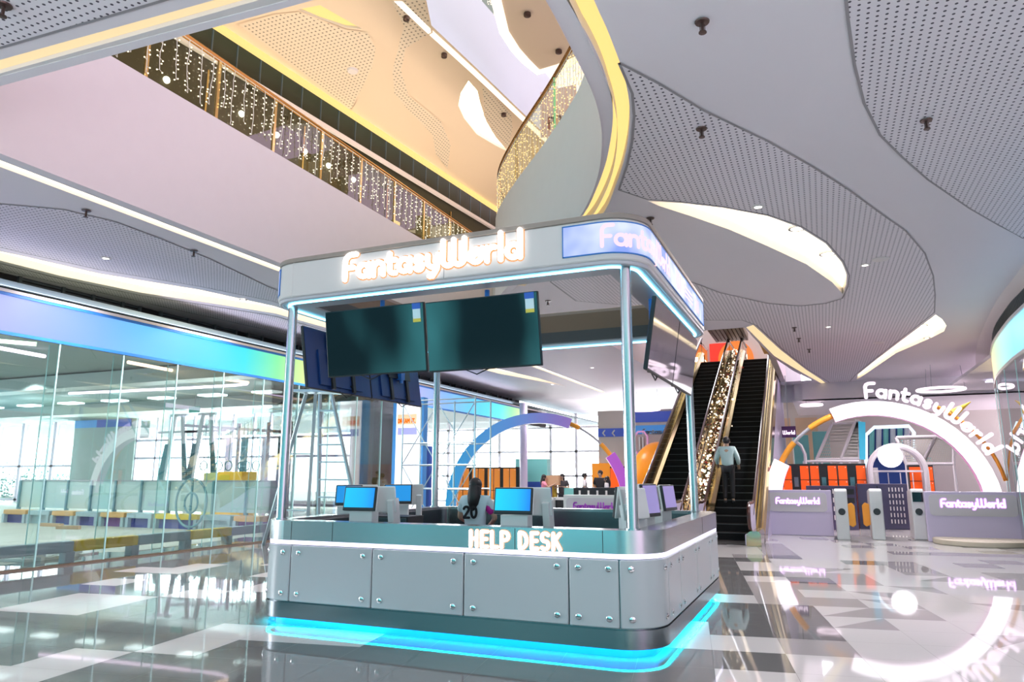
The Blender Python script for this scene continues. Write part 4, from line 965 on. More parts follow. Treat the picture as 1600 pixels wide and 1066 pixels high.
# pink letters of the shop window seen at the right edge
M['pinkneon'] = glow('pink_neon', (1.0, .50, .72), 2.2); M['neon_lilac'] = glow('lilac_white_neon', (1.0, .80, .97), 1.5); M['neon_halo'] = glow('lilac_halo', (.62, .25, .95), 1.3)

# ------------------------------------------------------------------ entrance with the lit arch, right
def circ3(a, b, c):
    ax, ay = a; bx, by = b; cx, cy = c; d = 2*(ax*(by-cy)+bx*(cy-ay)+cx*(ay-by))
    ux = ((ax*ax+ay*ay)*(by-cy)+(bx*bx+by*by)*(cy-ay)+(cx*cx+cy*cy)*(ay-by))/d; uy = ((ax*ax+ay*ay)*(cx-bx)+(bx*bx+by*by)*(ax-cx)+(cx*cx+cy*cy)*(bx-ax))/d
    return ux, uy, math.dist((ux, uy), a)
def xz(px, py, Y): p = ony(px, py, Y); return (p.x, p.z)
def arch_seg(mb, cx, cz, r0, r1, a0, a1, y0, y1, mi_face=0, mi_side=1, n=20):
    for i in range(n):
        t0, t1 = [math.radians(a0+(a1-a0)*(i+k)/n) for k in (0, 1)]
        P = lambda t, r, y: (cx+r*math.cos(t), y, cz+r*math.sin(t))
        vs = [P(t0, r0, y0), P(t1, r0, y0), P(t1, r1, y0), P(t0, r1, y0), P(t0, r0, y1), P(t1, r0, y1), P(t1, r1, y1), P(t0, r1, y1)]
        mb.add(vs, [(0, 1, 2, 3)], mi_face); mb.add(vs, [(0, 1, 5, 4), (2, 3, 7, 6), (4, 5, 6, 7)], mi_side)
        if i == 0: mb.add(vs, [(0, 3, 7, 4)], mi_side)
        if i == n-1: mb.add(vs, [(1, 2, 6, 5)], mi_side)
def ang(cx, cz, p): return math.degrees(math.atan2(p[1]-cz, p[0]-cx))
AY = 22.3
ACX, ACZ, AR = circ3(xz(1196, 770, AY), xz(1390, 628, AY), xz(1532, 706, AY))
M['orange'] = mat('orange_paint', (.90, .38, .04), .35); M['orange_hot'] = mat('orange_locker', (.90, .12, .01), .35, emit=(1, .10, .0), es=.30)  # hot orange carries a small glow so the doors look brighter
M['arch_white'] = glow('arch_light_face', (1.0, .93, 1.0), 1.7); M['arch_pink'] = mat('arch_pink_edge', (.78, .42, .62), .4, emit=(.9, .4, .8), es=.25)
M['grey_tube'] = mat('grey_tube', (.42, .42, .46), .4)
arch = thing('entrance_arch', (ACX, AY, 0), 'white lit entrance arch with glowing letters along its top, right side', 'arch')
A0 = ang(ACX, ACZ, xz(1297, 642, AY)); A1 = ang(ACX, ACZ, xz(1212, 718, AY))
mb = MB(); arch_seg(mb, ACX, ACZ, AR-.40, AR, -18, A0, AY, AY+.35); mb.build('upper_segment', ['arch_white', 'arch_pink'], arch)
mb = MB(); arch_seg(mb, ACX, ACZ, AR-.44, AR, A1, 196, AY, AY+.35, n=10); mb.build('lower_segment', ['arch_white', 'arch_pink'], arch)
def P_(t, r): t = math.radians(t); return (ACX+r*math.cos(t), AY+.17, ACZ+r*math.sin(t))
dA = A1-A0; rm = AR-.20
mb = MB(); mb.tube([P_(A0+dA*.30+dA*.4*k/6, rm) for k in range(7)], .05, 10); mb.build('link_tube', 'grey_tube', arch, smooth=True)
for a, b in ((0, .36), (.66, 1)):
    mb = MB(); mb.tube([P_(A0+dA*(a+(b-a)*k/4), rm) for k in range(5)], .085, 10); mb.build('link_rod', 'orange', arch, smooth=True)
la0 = ang(ACX, ACZ, xz(1352, 622, AY)); la1 = ang(ACX, ACZ, xz(1551, 708, AY))
twA = text_width(FW, .16); R2 = AR+.11; arcL = math.radians(la0-la1)*R2; szA = arcL/twA
def arch_fn(a, b, w_):
    t = math.radians(la0)-a/R2; r = R2+b; return (ACX+r*math.cos(t), AY+.18-w_, ACZ+r*math.sin(t))
write(FW, arch_fn, szA, .22, .05, 'neon_lilac', arch, .16, 'arch_letter')
mb = MB(); mb.tube([(ACX+(AR+.1)*math.cos(math.radians(t))+.25, AY+1.2, ACZ+.2+(AR+.1)*math.sin(math.radians(t))) for t in range(10, 62, 5)], .05, 8); o = mb.build('orange_hoop', 'orange', smooth=True); tag(o, 'thin orange hoop behind the right end of the lit arch', 'hoop')
p = ony(1508, 640, AY+.6); mb = MB(); mb.tube([(p.x-.3, p.y, p.z-.1), (p.x+.15, p.y, p.z+.2)], .1, 8, radii=[.12, .01]); o = mb.build('yellow_cone', 'label_yellow', smooth=True); tag(o, 'small yellow cone ornament on the arch lettering', 'ornament'); o.parent = arch; o.matrix_parent_inverse = arch.matrix_basis.inverted()
del o['label']; del o['category']

def desk_panel(x0, x1, y, h, label, s, lit='neon_lilac', body='lilac_paint', depth=.25, textpx=None, halo='neon_halo'):
    r = thing('entrance_barrier', ((x0+x1)/2, y, 0), label, 'barrier')
    mb = MB(); mb.box(x0, x1, y, y+depth, 0, h); mb.build('body', body, r, bevel=.02)
    mb = MB(); w_ = x1-x0; R = .1; P = RR.__new__(RR)
    pl = []
    for cxx, czz, a0 in ((x1-.12-R, h*.52+R, -90), (x1-.12-R, h-.07-R, 0), (x0+.08+R, h-.07-R, 90), (x0+.08+R, h*.52+R, 180)): pl += [(cxx+R*math.cos(math.radians(a0+t)), czz+R*math.sin(math.radians(a0+t))) for t in range(0, 91, 15)]
    mb.prism(pl, 0, .012, 0, lambda u, v, ww: (u, y-ww, v)); mb.build('sign_inset', 'lilac_grey', r, bevel=.004)
    if s:
        tw_ = text_width(s, .06); sz_ = (x1-x0)*.66/tw_
        write(s, lambda a, b, ww: (x0+(x1-x0)*.16+a, y-.012-ww, h*.70+b), sz_, .2, .02, lit, r, .06, 'letter', halo, .16)
    return r
pl0, pl1 = onz(1198, 837, 0), onz(1304, 839, 0)
desk_panel(pl0.x, pl1.x, 21.7, 1.22, 'lilac entrance panel with glowing letters left of the turnstiles', FW)
q0, q1 = onz(1449, 845, 0), onz(1578, 845, 0)
desk_panel(q0.x, q0.x+2.05, 20.9, 1.22, 'lilac entrance panel with glowing letters right of the turnstiles', FW)
def turnstile(x, y, label, flap, screen=False, h=1.28, group='white turnstile pillars', w_=.30):
    r = thing('turnstile', (x, y, 0), label, 'turnstile', group)
    def put(mb, n, m, b=0., s=False): o = mb.build(n, m, None, smooth=s, bevel=b); o.parent = r; return o
    mb = MB(); mb.prism([(-.05, 0), (-.10, h-.05), (.02, h), (.85, h-.06), (.95, h-.3), (.95, 0)], -w_/2, w_/2, 0, lambda u, v, ww: (ww, u, v)); put(mb, 'housing', 'offwhite', .03)
    mb = MB(); mb.tube([(0, -.10, h*.55), (0, -.065, h*.55)], .085, 16); put(mb, 'reader', 'black')
    mb = MB(); mb.prism([(-w_/2+.03, h*.74), (w_/2-.03, h*.74), (w_/2-.03, h*.93), (-w_/2+.03, h*.93)], -.095, -.085, 0, lambda u, v, ww: (u, ww-.005, v)); put(mb, 'display' , 'black_gloss' if screen else 'offwhite')
    for sd in flap:
        mb = MB(); pts = [(.0, .35), (.10, .30), (.17, .36), (.17, .84), (.10, .92), (.0, .88)]; mb.prism([(sd*(w_/2+u), v) for u, v in pts], .3, .36, 0, lambda u, v, ww: (u, ww, v)); put(mb, 'flap', 'orange', .02)
    return r
for (px, fl, sc_, lb) in ((1319, (1,), False, 'leftmost white turnstile pillar, yellow flap on its right'), (1374, (-1,), False, 'middle white turnstile pillar, yellow flap on its left'), (1440, (), True, 'right white turnstile pillar with a small dark display')):
    p = onz(px, 844, 0); turnstile(p.x, p.y, lb, fl, sc_)
# pedestal
p = onz(1532, 851, 0)
mb = MB(); mb.lathe([(.001, .13), (.94, .13), (.98, .115), (.98, .02), (.96, 0), (.001, 0)], 56); M['sand'] = mat('sand_coloured_plinth', (.52, .48, .38), .5, noise=.1)
o = mb.build('round_plinth', 'sand', smooth=True); o.location = (p.x, p.y, 0); tag(o, 'low round beige plinth on the floor before the right entrance panel', 'plinth')
# lockers
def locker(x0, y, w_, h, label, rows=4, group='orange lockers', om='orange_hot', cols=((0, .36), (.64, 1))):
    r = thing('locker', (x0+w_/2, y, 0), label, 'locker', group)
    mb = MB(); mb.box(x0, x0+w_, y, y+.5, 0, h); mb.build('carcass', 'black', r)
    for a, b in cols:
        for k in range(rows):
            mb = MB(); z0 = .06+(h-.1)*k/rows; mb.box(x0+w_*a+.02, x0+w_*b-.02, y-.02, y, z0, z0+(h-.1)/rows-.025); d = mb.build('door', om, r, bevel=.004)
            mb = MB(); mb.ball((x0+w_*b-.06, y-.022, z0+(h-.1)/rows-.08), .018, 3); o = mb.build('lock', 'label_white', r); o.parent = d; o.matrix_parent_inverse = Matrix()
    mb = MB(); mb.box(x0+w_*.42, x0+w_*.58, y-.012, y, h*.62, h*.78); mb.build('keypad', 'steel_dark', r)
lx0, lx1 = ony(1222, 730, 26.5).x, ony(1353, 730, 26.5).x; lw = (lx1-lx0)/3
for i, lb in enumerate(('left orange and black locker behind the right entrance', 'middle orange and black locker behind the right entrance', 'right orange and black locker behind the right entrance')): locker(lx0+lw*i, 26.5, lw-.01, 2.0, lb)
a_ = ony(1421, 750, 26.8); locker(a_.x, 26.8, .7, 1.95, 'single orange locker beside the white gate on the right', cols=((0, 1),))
M['navy'] = mat('navy_cabinet', (.055, .05, .11), .35); M['navy2'] = mat('navy_side', (.09, .07, .20), .35)
a0, a1 = ony(1262, 800, 24.4).x, ony(1340, 800, 24.4).x
r = thing('navy_cabinet', ((a0+a1)/2, 24.4, 0), 'navy cabinet with rows of small slots behind the left turnstile', 'cabinet', None)
mb = MB(); mb.box(a0, a1, 24.4, 25.2, 0, 1.30); mb.build('body', 'navy', r, bevel=.01)
for i in range(3):
    for j in range(4):
        x = a0+.42+i*.36; z = 1.05-j*.26; mb = MB(); mb.box(x, x+.20, 24.385, 24.40, z, z+.16); mb.box(x-.04, x-.01, 24.38, 24.40, z+.02, z+.16, 1); mb.build('slot', ['black', 'label_white'], r)
a0, a1 = ony(1342, 800, 25.2).x, ony(1404, 800, 25.2).x
r = thing('navy_cabinet', ((a0+a1)/2, 25.2, 0), 'navy cabinet with white slits behind the middle turnstile', 'cabinet', None)
mb = MB(); mb.box(a0, a1+.3, 25.2, 25.8, 0, 1.36); mb.build('body', 'navy', r, bevel=.01)
mb = MB(); mb.box(a0+.55, a0+.58, 25.185, 25.2, .1, 1.3); mb.build('seam', 'black', r)
for j in range(6):
    mb = MB()
    mb.box(a1-.24, a1+.20, 25.186, 25.2, .17+j*.19, .31+j*.19, 1)
    for k in range(5): mb.box(a1-.22+k*.09, a1-.19+k*.09, 25.18, 25.2, .18+j*.19, .30+j*.19)
    mb.build('vent', ['label_white', 'navy'], r)
a0 = ony(1197, 775, 24).x; mb = MB(); mb.box(0, .55, 0, .5, 0, 1.25)
for k in range(5): mb.box(.10+k*.08, .14+k*.08, -.01, 0, .95, 1.15, 1)
o = mb.build('orange_bin', ['orange_hot', 'brown'], bevel=.02); o.location = (a0, 23.6, 0); tag(o, 'orange slotted box behind the left lilac panel', 'box')

# play structures beyond the lockers
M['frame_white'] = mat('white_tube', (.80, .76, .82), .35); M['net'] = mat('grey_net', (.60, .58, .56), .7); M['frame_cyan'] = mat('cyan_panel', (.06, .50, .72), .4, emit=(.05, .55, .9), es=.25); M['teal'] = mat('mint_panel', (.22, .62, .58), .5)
def net(mb, p00, p10, p11, p01, n=14, m=14, r=.035, mi=0):
    p00, p10, p11, p01 = map(Vector, (p00, p10, p11, p01))
    for i in range(n+1): t = i/n; mb.bar(p00.lerp(p10, t), p01.lerp(p11, t), r, r, mi)
    for j in range(m+1): t = j/m; mb.bar(p00.lerp(p01, t), p10.lerp(p11, t), r, r, mi)
PY = 31.0
def pp(px, py, Y=PY): return ony(px, py, Y)
def net_frame(pts, label, Y=PY, n=12):
    P = [pp(x, y, Y) for x, y in pts]; c = P[0]; r = thing('climbing_net_frame', (c.x, c.y, c.z), label, 'climbing frame', 'climbing net frames')
    for a in P[:2]: mb = MB(); mb.tube([(a.x, a.y, 0), a], .05, 8); mb.build('leg', 'frame_white', r, smooth=True)
    for a, b in zip(P, P[1:]+P[:1]):
        mb = MB(); mb.tube([a, b], .06, 8); mb.build('tube', 'frame_white', r, smooth=True)
    mb = MB(); net(mb, *P, n=n, m=n); tag(mb.build('net', 'net', r), kind='stuff')
net_frame([(1276, 718), (1314, 718), (1336, 660), (1300, 662)], 'left slanted net frame above the orange lockers')
net_frame([(1314, 717), (1343, 717), (1343, 658), (1336, 658)], 'narrow net frame next to the cyan panel')
net_frame([(1416, 725), (1440, 725), (1462, 682), (1400, 684)], 'beige net frame behind the white gate', 29)
net_frame([(1440, 725), (1490, 725), (1490, 690), (1462, 682)], 'net frame farther right behind the white gate', 29)
P = [pp(x, y) for x, y in ((1343, 718), (1352, 718), (1352, 660), (1341, 659))]; mb = MB(); mb.prism([(p.x, p.z) for p in P], PY-.1, PY+.6, 0, lambda u, v, ww: (u, ww, v)); o = mb.build('cyan_pad_wall', 'frame_cyan'); tag(o, 'upright cyan padded panel beside the net frames', 'panel')
P = [pp(x, y, 33) for x, y in ((1353, 715), (1353, 680), (1366, 668), (1420, 666), (1428, 676), (1428, 715))]
r = thing('blue_gateway', (P[0].x, 33, 0), 'blue lit gateway behind the round white lamp', 'gateway'); M['blue_pad'] = mat('blue_pad', (.03, .08, .36), .5); M['frame_lit'] = glow('ice_blue_tube', (.70, .86, 1), 1.3)
mb = MB(); mb.tube([(P[0].x, 33, 0)]+P+[(P[-1].x, 33, 0)], .07, 8); mb.build('frame', 'frame_lit', r); mb = MB(); mb.prism([(P[0].x, 0)]+[(p.x, p.z) for p in P]+[(P[-1].x, 0)], 34.2, 34.3, 0, lambda u, v, ww: (u, ww, v)); mb.build('back_panel', 'blue_pad', r)
for k in range(6):
    a = pp(1362+k*11, 712, 33.6); mb = MB(); mb.tube([(a.x, 33.6, a.z), (a.x+.1, 33.6, a.z+1.1)], .10, 8); mb.build('roller', 'frame_white' if k % 2 else 'teal', r)
mb = MB()
a, b = pp(1256, 721, 30), pp(1342, 721, 30); mb.tube([a, b], .05, 8)
for k in range(7): q = a.lerp(b, k/6); mb.tube([(q.x, q.y, 1.9), q], .04, 8)
r = thing('guard_rail', (a.x, 30, 1.9), 'white guard rail above the orange lockers', 'railing'); mb.build('rail', 'frame_white', r)
mb = MB(); mb.box(a.x-.4, b.x+.6, 29.8, 31.8, 0, 1.9); mb.build('platform', 'lilac_grey', r)
mb = MB(); mb.tube([pp(1243, 690, 30), pp(1252, 697, 30), pp(1258, 710, 30), pp(1259, 728, 30)], .06, 8); mb.build('curved_end', 'frame_white', r, smooth=True)
# white gate with round lamp
GY = 26.15
c = pp(1403, 742, GY); lft, rgt = pp(1361, 760, GY).x, pp(1449, 760, GY).x; gr = (rgt-lft)/2; gx = (rgt+lft)/2; topz = pp(1403, 697, GY).z
r = thing('white_gate', (gx, GY, 0), 'white hoop gate carrying a round lamp behind the turnstiles', 'gate')
for dy, w_ in ((0, .09), (.6, .07)):
    hoop = [(gx-gr, GY+dy, .0), (gx-gr, GY+dy, topz-gr)]+[(gx+gr*math.cos(t), GY+dy, topz-gr+gr*math.sin(t)) for t in [pi-pi*k/16 for k in range(17)]]+[(gx+gr, GY+dy, 0)]
    mb = MB(); mb.tube(hoop, w_, 8); mb.build('hoop', 'frame_white', r, smooth=True)
mb = MB(); mb.bar((gx-gr, GY, 1.75), (gx+gr, GY, 1.75), .06); mb.bar((gx-gr, GY, 1.1), (gx+gr, GY, 1.1), .05)
for k in range(5): mb.bar((gx-gr+.35*k+.2, GY+.4, .1), (gx-gr+.35*k+.2, GY+.4, 1.7), .03)
mb.build('cross_bar', 'frame_white', r)
c = pp(1391, 713, GY-.2); mb = MB(); mb.ball(c, .36, 12, 0, (1, .35, 1)); o = mb.build('round_lamp', 'arch_white', smooth=True); tag(o, 'round white lamp disc hanging in the white hoop gate', 'light')
for (px, py, w_, h_, m, nm, lb) in ((1437, 722, .45, .2, 'teal', 'mint_box', 'mint green box behind the white hoop gate'), (1252, 698, .32, .5, 'teal', 'mint_block', 'mint block left of the net frames'), (1283, 687, .35, .35, 'teal', 'mint_counter', 'mint counter seen between the net frames')):
    p = pp(px, py, 35); mb = MB(); mb.box(-w_, w_, -.2, .2, 0, p.z+h_); o = mb.build(nm, m, bevel=.02); o.location = (p.x, 35, 0); tag(o, lb, 'play equipment')
# far back wall and small signs on the right
mb = MB(); mb.box(-5.5, 13, 41.0, 41.2, 0, 5.5); struct(mb.build('wall_far_right', 'beige'))
M['purple'] = mat('purple_sign_board', (.10, .03, .14), .4)
a, b = pp(1222, 684, 30), pp(1243, 666, 30); r = thing('small_sign', (a.x, 30, a.z), 'small dark purple sign with lit letters left of the arch', 'sign'); mb = MB(); mb.box(a.x, b.x, 30, 30.1, a.z, b.z); mb.build('board', 'purple', r); mb = MB(); mb.bar(((a.x+b.x)/2, 30.05, b.z), ((a.x+b.x)/2, 30.05, CZ), .03); mb.build('hanger', 'grey_tube', r)
write('World', lambda u, v, ww: (a.x+.04+u, 30-ww, a.z+.12+v), (b.x-a.x-.08)/text_width('World', .06), .2, .03, 'neon_lilac', r, .06, 'letter')
M['tan'] = mat('tan_panel', (.70, .46, .30), .5)
for px, w_ in ((1262, .5), (1225, .35)):
    p = pp(px, 690, 38); mb = MB(); mb.box(-w_, w_, -.1, .1, 0, 4.4); o = mb.build('wall_tan_panel', 'tan'); o.location = (p.x, 38, 0); struct(o)
# ring lamps
M['ringlamp'] = glow('pink_white_ring_lamp', (1.0, .80, .92), 1.8)
def ring_lamp(px, py, z, r0, label):
    p = onz(px, py, z); r = thing('ring_lamp', (p.x, p.y, z), label, 'light', 'ring lamps')
    mb = MB(); n = 32; mb.tube([(r0*math.cos(2*pi*i/n), r0*math.sin(2*pi*i/n), 0) for i in range(n+1)], .05, 8); o = mb.build('ring', 'ringlamp', smooth=True); o.parent = r
    mb = MB(); [mb.bar((r0*math.cos(a), r0*math.sin(a), .05), (r0*.9*math.cos(a), r0*.9*math.sin(a), CZ-z), .015) for a in (0, 2.1, 4.2)]; o = mb.build('suspension', 'grey_tube'); o.parent = r
ring_lamp(1470, 609, 4.65, .75, 'pink-white ring lamp hanging behind the arch letters')
ring_lamp(1268, 633, 4.6, .42, 'pink-white ring lamp hanging beside the escalator')
ring_lamp(1003, 640, 4.6, .80, 'pink-white ring lamp behind the right front kiosk post')

# ------------------------------------------------------------------ left entrance: blue to purple arch
ph = math.radians(20); LT = Vector((math.cos(ph), math.sin(ph), 0)); LN = Vector((math.sin(ph), -math.cos(ph), 0))
LP0 = Vector((-11.125, 27.5, 0)) + LT*.50; LCZ, LR = .377, 3.79
def lx(u, w_, z): p = LP0 + LT*u + LN*w_; return Vector((p.x, p.y, z))
def langle(px, py):
    d = ray(px, py); s = ((LP0-_O).dot(LN))/d.dot(LN); p = _O+d*s; return math.degrees(math.atan2(p.z-LCZ, (p-LP0).dot(LT)))
M['arch_grad'] = led_gradient('blue_purple_arch', 0, -14.3, -8.6, [(0, (.03, .42, .85)), (.45, (.12, .34, .85)), (.75, (.28, .22, .68)), (1, (.42, .18, .62))], .62)
M['arch_under'] = mat('pale_arch_underside', (.70, .74, .82), .4); M['purple_paint'] = mat('purple_paint', (.40, .10, .50), .4, emit=(.5, .1, .7), es=.15)
larch = thing('entrance_arch', LP0, 'blue to purple entrance arch at the left storefront, seen through the kiosk', 'arch')
def larc(name, mats, a0, a1, r0, r1, n=22):
    mb = MB()
    for i in range(n):
        t0, t1 = [math.radians(a0+(a1-a0)*(i+k)/n) for k in (0, 1)]
        P = lambda t, r, w_: lx(r*math.cos(t), w_, LCZ+r*math.sin(t))
        vs = [P(t0, r0, 0), P(t1, r0, 0), P(t1, r1, 0), P(t0, r1, 0), P(t0, r0, -.4), P(t1, r0, -.4), P(t1, r1, -.4), P(t0, r1, -.4)]
        mb.add(vs, [(0, 1, 2, 3)], 0); mb.add(vs, [(0, 1, 5, 4), (2, 3, 7, 6), (4, 5, 6, 7)], 1)
        if i in (0, n-1): mb.add(vs, [(0, 3, 7, 4), (1, 2, 6, 5)], 1)
    return mb.build(name, mats, larch)
la_, lb_, lc_ = langle(894, 655), langle(958, 708), langle(985, 757)
larc('long_segment', ['arch_grad', 'arch_under'], la_, 182, LR-.42, LR)
larc('short_segment', ['purple_paint', 'arch_pink'], lc_-12, lb_, LR-.42, LR, 8)
def LPt(t, r): t = math.radians(t); return lx(r*math.cos(t), -.2, LCZ+r*math.sin(t))
mb = MB(); mb.tube([LPt(la_+(lb_-la_)*(.2+.6*k/6), LR-.2) for k in range(7)], .05, 8); mb.build('link_tube', 'grey_tube', larch, smooth=True)
for a, b in ((0, .2), (.72, 1)):
    mb = MB(); mb.tube([LPt(la_+(lb_-la_)*(a+(b-a)*k/4), LR-.2) for k in range(5)], .09, 8); mb.build('link_rod', 'orange', larch, smooth=True)
a, b = onz(880, 779, 1.04), onz(977, 779, 1.04)
desk_panel(a.x, b.x+.25, a.y, 1.13, 'white entrance panel with purple letters seen between the kiosk posts', FW, lit='purple_letter' if 'purple_letter' in M else 'purple_paint', body='offwhite', halo=None)
a, b = onz(700, 782, 1.04), onz(768, 782, 1.04)
desk_panel(a.x, b.x+.25, a.y+.6, 1.04, 'white entrance panel behind the person in the number 20 shirt', FW, lit='purple_paint', body='offwhite', halo=None)
for (px, sc_, lb) in ((852, False, 'white turnstile pillar right of the right desk terminal screen'), (879, True, 'white turnstile with a small display beside the purple lettering')):
    p = onz(px, 777, 1.06); turnstile(p.x, p.y, lb, (-1,) if sc_ else (), sc_, 1.06, 'white turnstile pillars at the left entrance', .5)
a, b = ony(896, 762, 25.2), ony(976, 762, 25.2)
r = thing('black_counter', ((a.x+b.x)/2, 25.2, 0), 'low black counter with white tags in front of the three people', 'counter')
mb = MB(); mb.box(a.x, b.x+1.0, 25.2, 25.8, 0, a.z); mb.build('body', 'black', r, bevel=.01)
for k in range(5):
    x = a.x+.2+k*.33; mb = MB(); mb.box(x, x+.07, 25.185, 25.2, a.z-.28, a.z-.10); mb.build('tag', 'label_white', r)
# orange lockers of the left entrance
x0, x1 = ony(714, 731, 29).x, ony(811, 731, 29).x; lw = (x1-x0)/4
M['orange_pale'] = mat('faded_orange_locker', (.92, .32, .05), .4, emit=(1, .28, .03), es=.22)  # small glow put into the pale orange to brighten the doors
for i, lb in enumerate(('first orange locker from the left behind the blue arch', 'second orange locker from the left behind the blue arch', 'third orange locker from the left behind the blue arch', 'fourth orange locker from the left behind the blue arch, beside a pale post')):
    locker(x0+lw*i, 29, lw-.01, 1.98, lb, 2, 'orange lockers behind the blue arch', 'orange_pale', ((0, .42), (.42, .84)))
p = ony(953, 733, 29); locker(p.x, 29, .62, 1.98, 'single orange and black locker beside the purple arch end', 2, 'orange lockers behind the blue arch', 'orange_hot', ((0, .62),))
mb = MB(); p = ony(818, 700, 28.6); mb.cyl((p.x, p.y), .17, 0, 4.7, 16); struct(mb.build('wall_post', 'lilac_paint'))
mb = MB(); p = ony(830, 745, 30); mb.box(p.x-.75, p.x+.75, 30, 30.4, 1.35, 2.35); mb.box(p.x-1.1, p.x+1.0, 30, 30.6, 0, 1.35, 1)
o = mb.build('teal_screen', ['teal', 'blue_pad']); tag(o, 'teal board on a blue base behind the person in pink', 'board')
mb = MB(); p = ony(865, 775, 26.6); mb.box(p.x-.07, p.x+.10, 26.6, 26.8, 0, 1.25); o = mb.build('yellow_stand', 'label_yellow', bevel=.02); tag(o, 'yellow stand between the person in pink and the person in black', 'stand')
mb = MB(); p = ony(862, 752, 26.3); mb.box(p.x-.28, p.x+.28, 26.3, 26.7, 1.25, 1.62); M['cardboard'] = mat('cardboard', (.62, .38, .22), .7); o = mb.build('cardboard_box', 'cardboard'); tag(o, 'brown cardboard box held up by the person in pink', 'box')
mb = MB(); p = ony(893, 780, 26.4); mb.box(p.x-.3, p.x+.3, 26.4, 26.8, 0, 1.15); o = mb.build('green_box', 'teal', bevel=.01); tag(o, 'pale green box left of the black counter', 'box')
# beige wall with a blue band, framed logo and orange blob
WY = 34.0
a, b, c = ony(934, 650, WY), ony(1012, 650, WY), ony(1100, 650, WY)
mb = MB(); mb.box(a.x, c.x+3, WY, WY+.2, 0, 4.72); struct(mb.build('wall_far_left', 'beige'))
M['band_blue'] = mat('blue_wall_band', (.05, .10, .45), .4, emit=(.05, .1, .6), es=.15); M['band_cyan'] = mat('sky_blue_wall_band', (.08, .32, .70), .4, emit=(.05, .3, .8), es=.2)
z0, z1 = ony(940, 683, WY).z, ony(940, 670, WY).z; m_ = ony(990, 670, WY).x
mb = MB(); mb.box(a.x, m_, WY-.04, WY, z0, z1); mb.box(m_, c.x+3, WY-.04, WY, z0+.10, z1+.10, 1); mb.box(m_, c.x+3, WY-.04, WY, z1+.25, z1+.75, 0); struct(mb.build('trim_11', ['band_blue', 'band_cyan']))
r = thing('wall_lettering', (m_, WY-.05, z0), 'white arrows and lettering on the blue wall band', 'sign')
for k, px in enumerate((944, 959)):
    p = ony(px, 677, WY-.05); write('<', lambda u, v, ww: (p.x-.1+u, WY-.05-ww, p.z-.16+v), .32, .2, .02, 'label_white', r, name='arrow')
p = ony(1004, 676, WY-.05); write(FW, lambda u, v, ww: (p.x+u, WY-.05-ww, p.z-.08+v), .24, .2, .02, 'label_white', r, .08)
r = thing('framed_logo', (ony(1002, 686, WY).x, WY, 2), 'white outlined badge sign on the beige wall by the escalator', 'sign'); c_ = ony(1002, 693, WY-.08)
oc = [(c_.x+.30*sx_, c_.z+.55*sz_) for sx_, sz_ in ((-.5, 1), (.5, 1), (1, .6), (1, -.6), (.5, -1), (-.5, -1), (-1, -.6), (-1, .6), (-.5, 1))]
mb = MB(); mb.tube([(x, WY-.08, z) for x, z in oc], .045, 6); mb.build('outline', 'arch_pink', r); mb = MB(); mb.bar((c_.x-.08, WY-.08, c_.z-.3), (c_.x-.08, WY-.08, c_.z+.3), .08); mb.bar((c_.x+.08, WY-.08, c_.z-.3), (c_.x+.08, WY-.08, c_.z+.3), .08); mb.build('emblem', 'label_white', r)
p = ony(1020, 733, 31.5); mb = MB(); mb.ball((0, 0, 0), 1.0, 14, 0, (.85, .7, 1.15)); M['orange_blob'] = mat('orange_soft_vinyl', (.95, .33, .02), .3, emit=(1, .3, 0), es=.12)
o = mb.build('orange_ball', 'orange_blob', smooth=True); o.location = (p.x, 31.5, 1.98); o.rotation_euler = (0, .5, 0); tag(o, 'big orange egg-shaped inflatable left of the left escalator', 'inflatable')
mb = MB(); mb.lathe([(.001, 0), (.75, 0), (.75, .8), (.001, .85)], 20); o = mb.build('inflatable_base', 'offwhite', smooth=True); o.location = (p.x, 31.5, 0); tag(o, 'white round base under the orange inflatable', 'stand')
mb = MB(); p = ony(944, 743, 33.5); mb.box(p.x-.6, p.x+.5, 33.5, 33.8, 0, 2.2); o = mb.build('orange_backdrop', 'orange_blob'); tag(o, 'orange glowing panel on the far wall behind the three people', 'panel')
# glass end wall with bright windows far behind the blue arch
def window_wall(pxs, Y, z_rails, name, zt, m='frame_white', w_=.14):
    mb = MB(); xs = [ony(px, 700, Y).x for px in pxs]
    for x in xs: mb.box(x-w_/2, x+w_/2, Y, Y+.15, 0, zt)
    for z in z_rails: mb.box(xs[0], xs[-1], Y, Y+.12, z-.06, z+.06)
    struct(mb.build('trim_'+name, m))
    for i, (a, b) in enumerate(zip(xs[:-1], xs[1:])):
        mb = MB(); mb.box(a, b, Y+.05, Y+.06, .1, zt); struct(mb.build('window_%s%d' % (name, i+1), 'win_glass'))
M['win_glass'] = thin_glass('window_glass', (.96, .98, .98), .03); M['frame_pink'] = mat('lilac_window_frame', (.78, .64, .80), .4)
window_wall([665, 700, 740, 780, 820, 860, 900, 940], 40, (.1, 1.6, 3.0, 4.4), '2', 5.2)
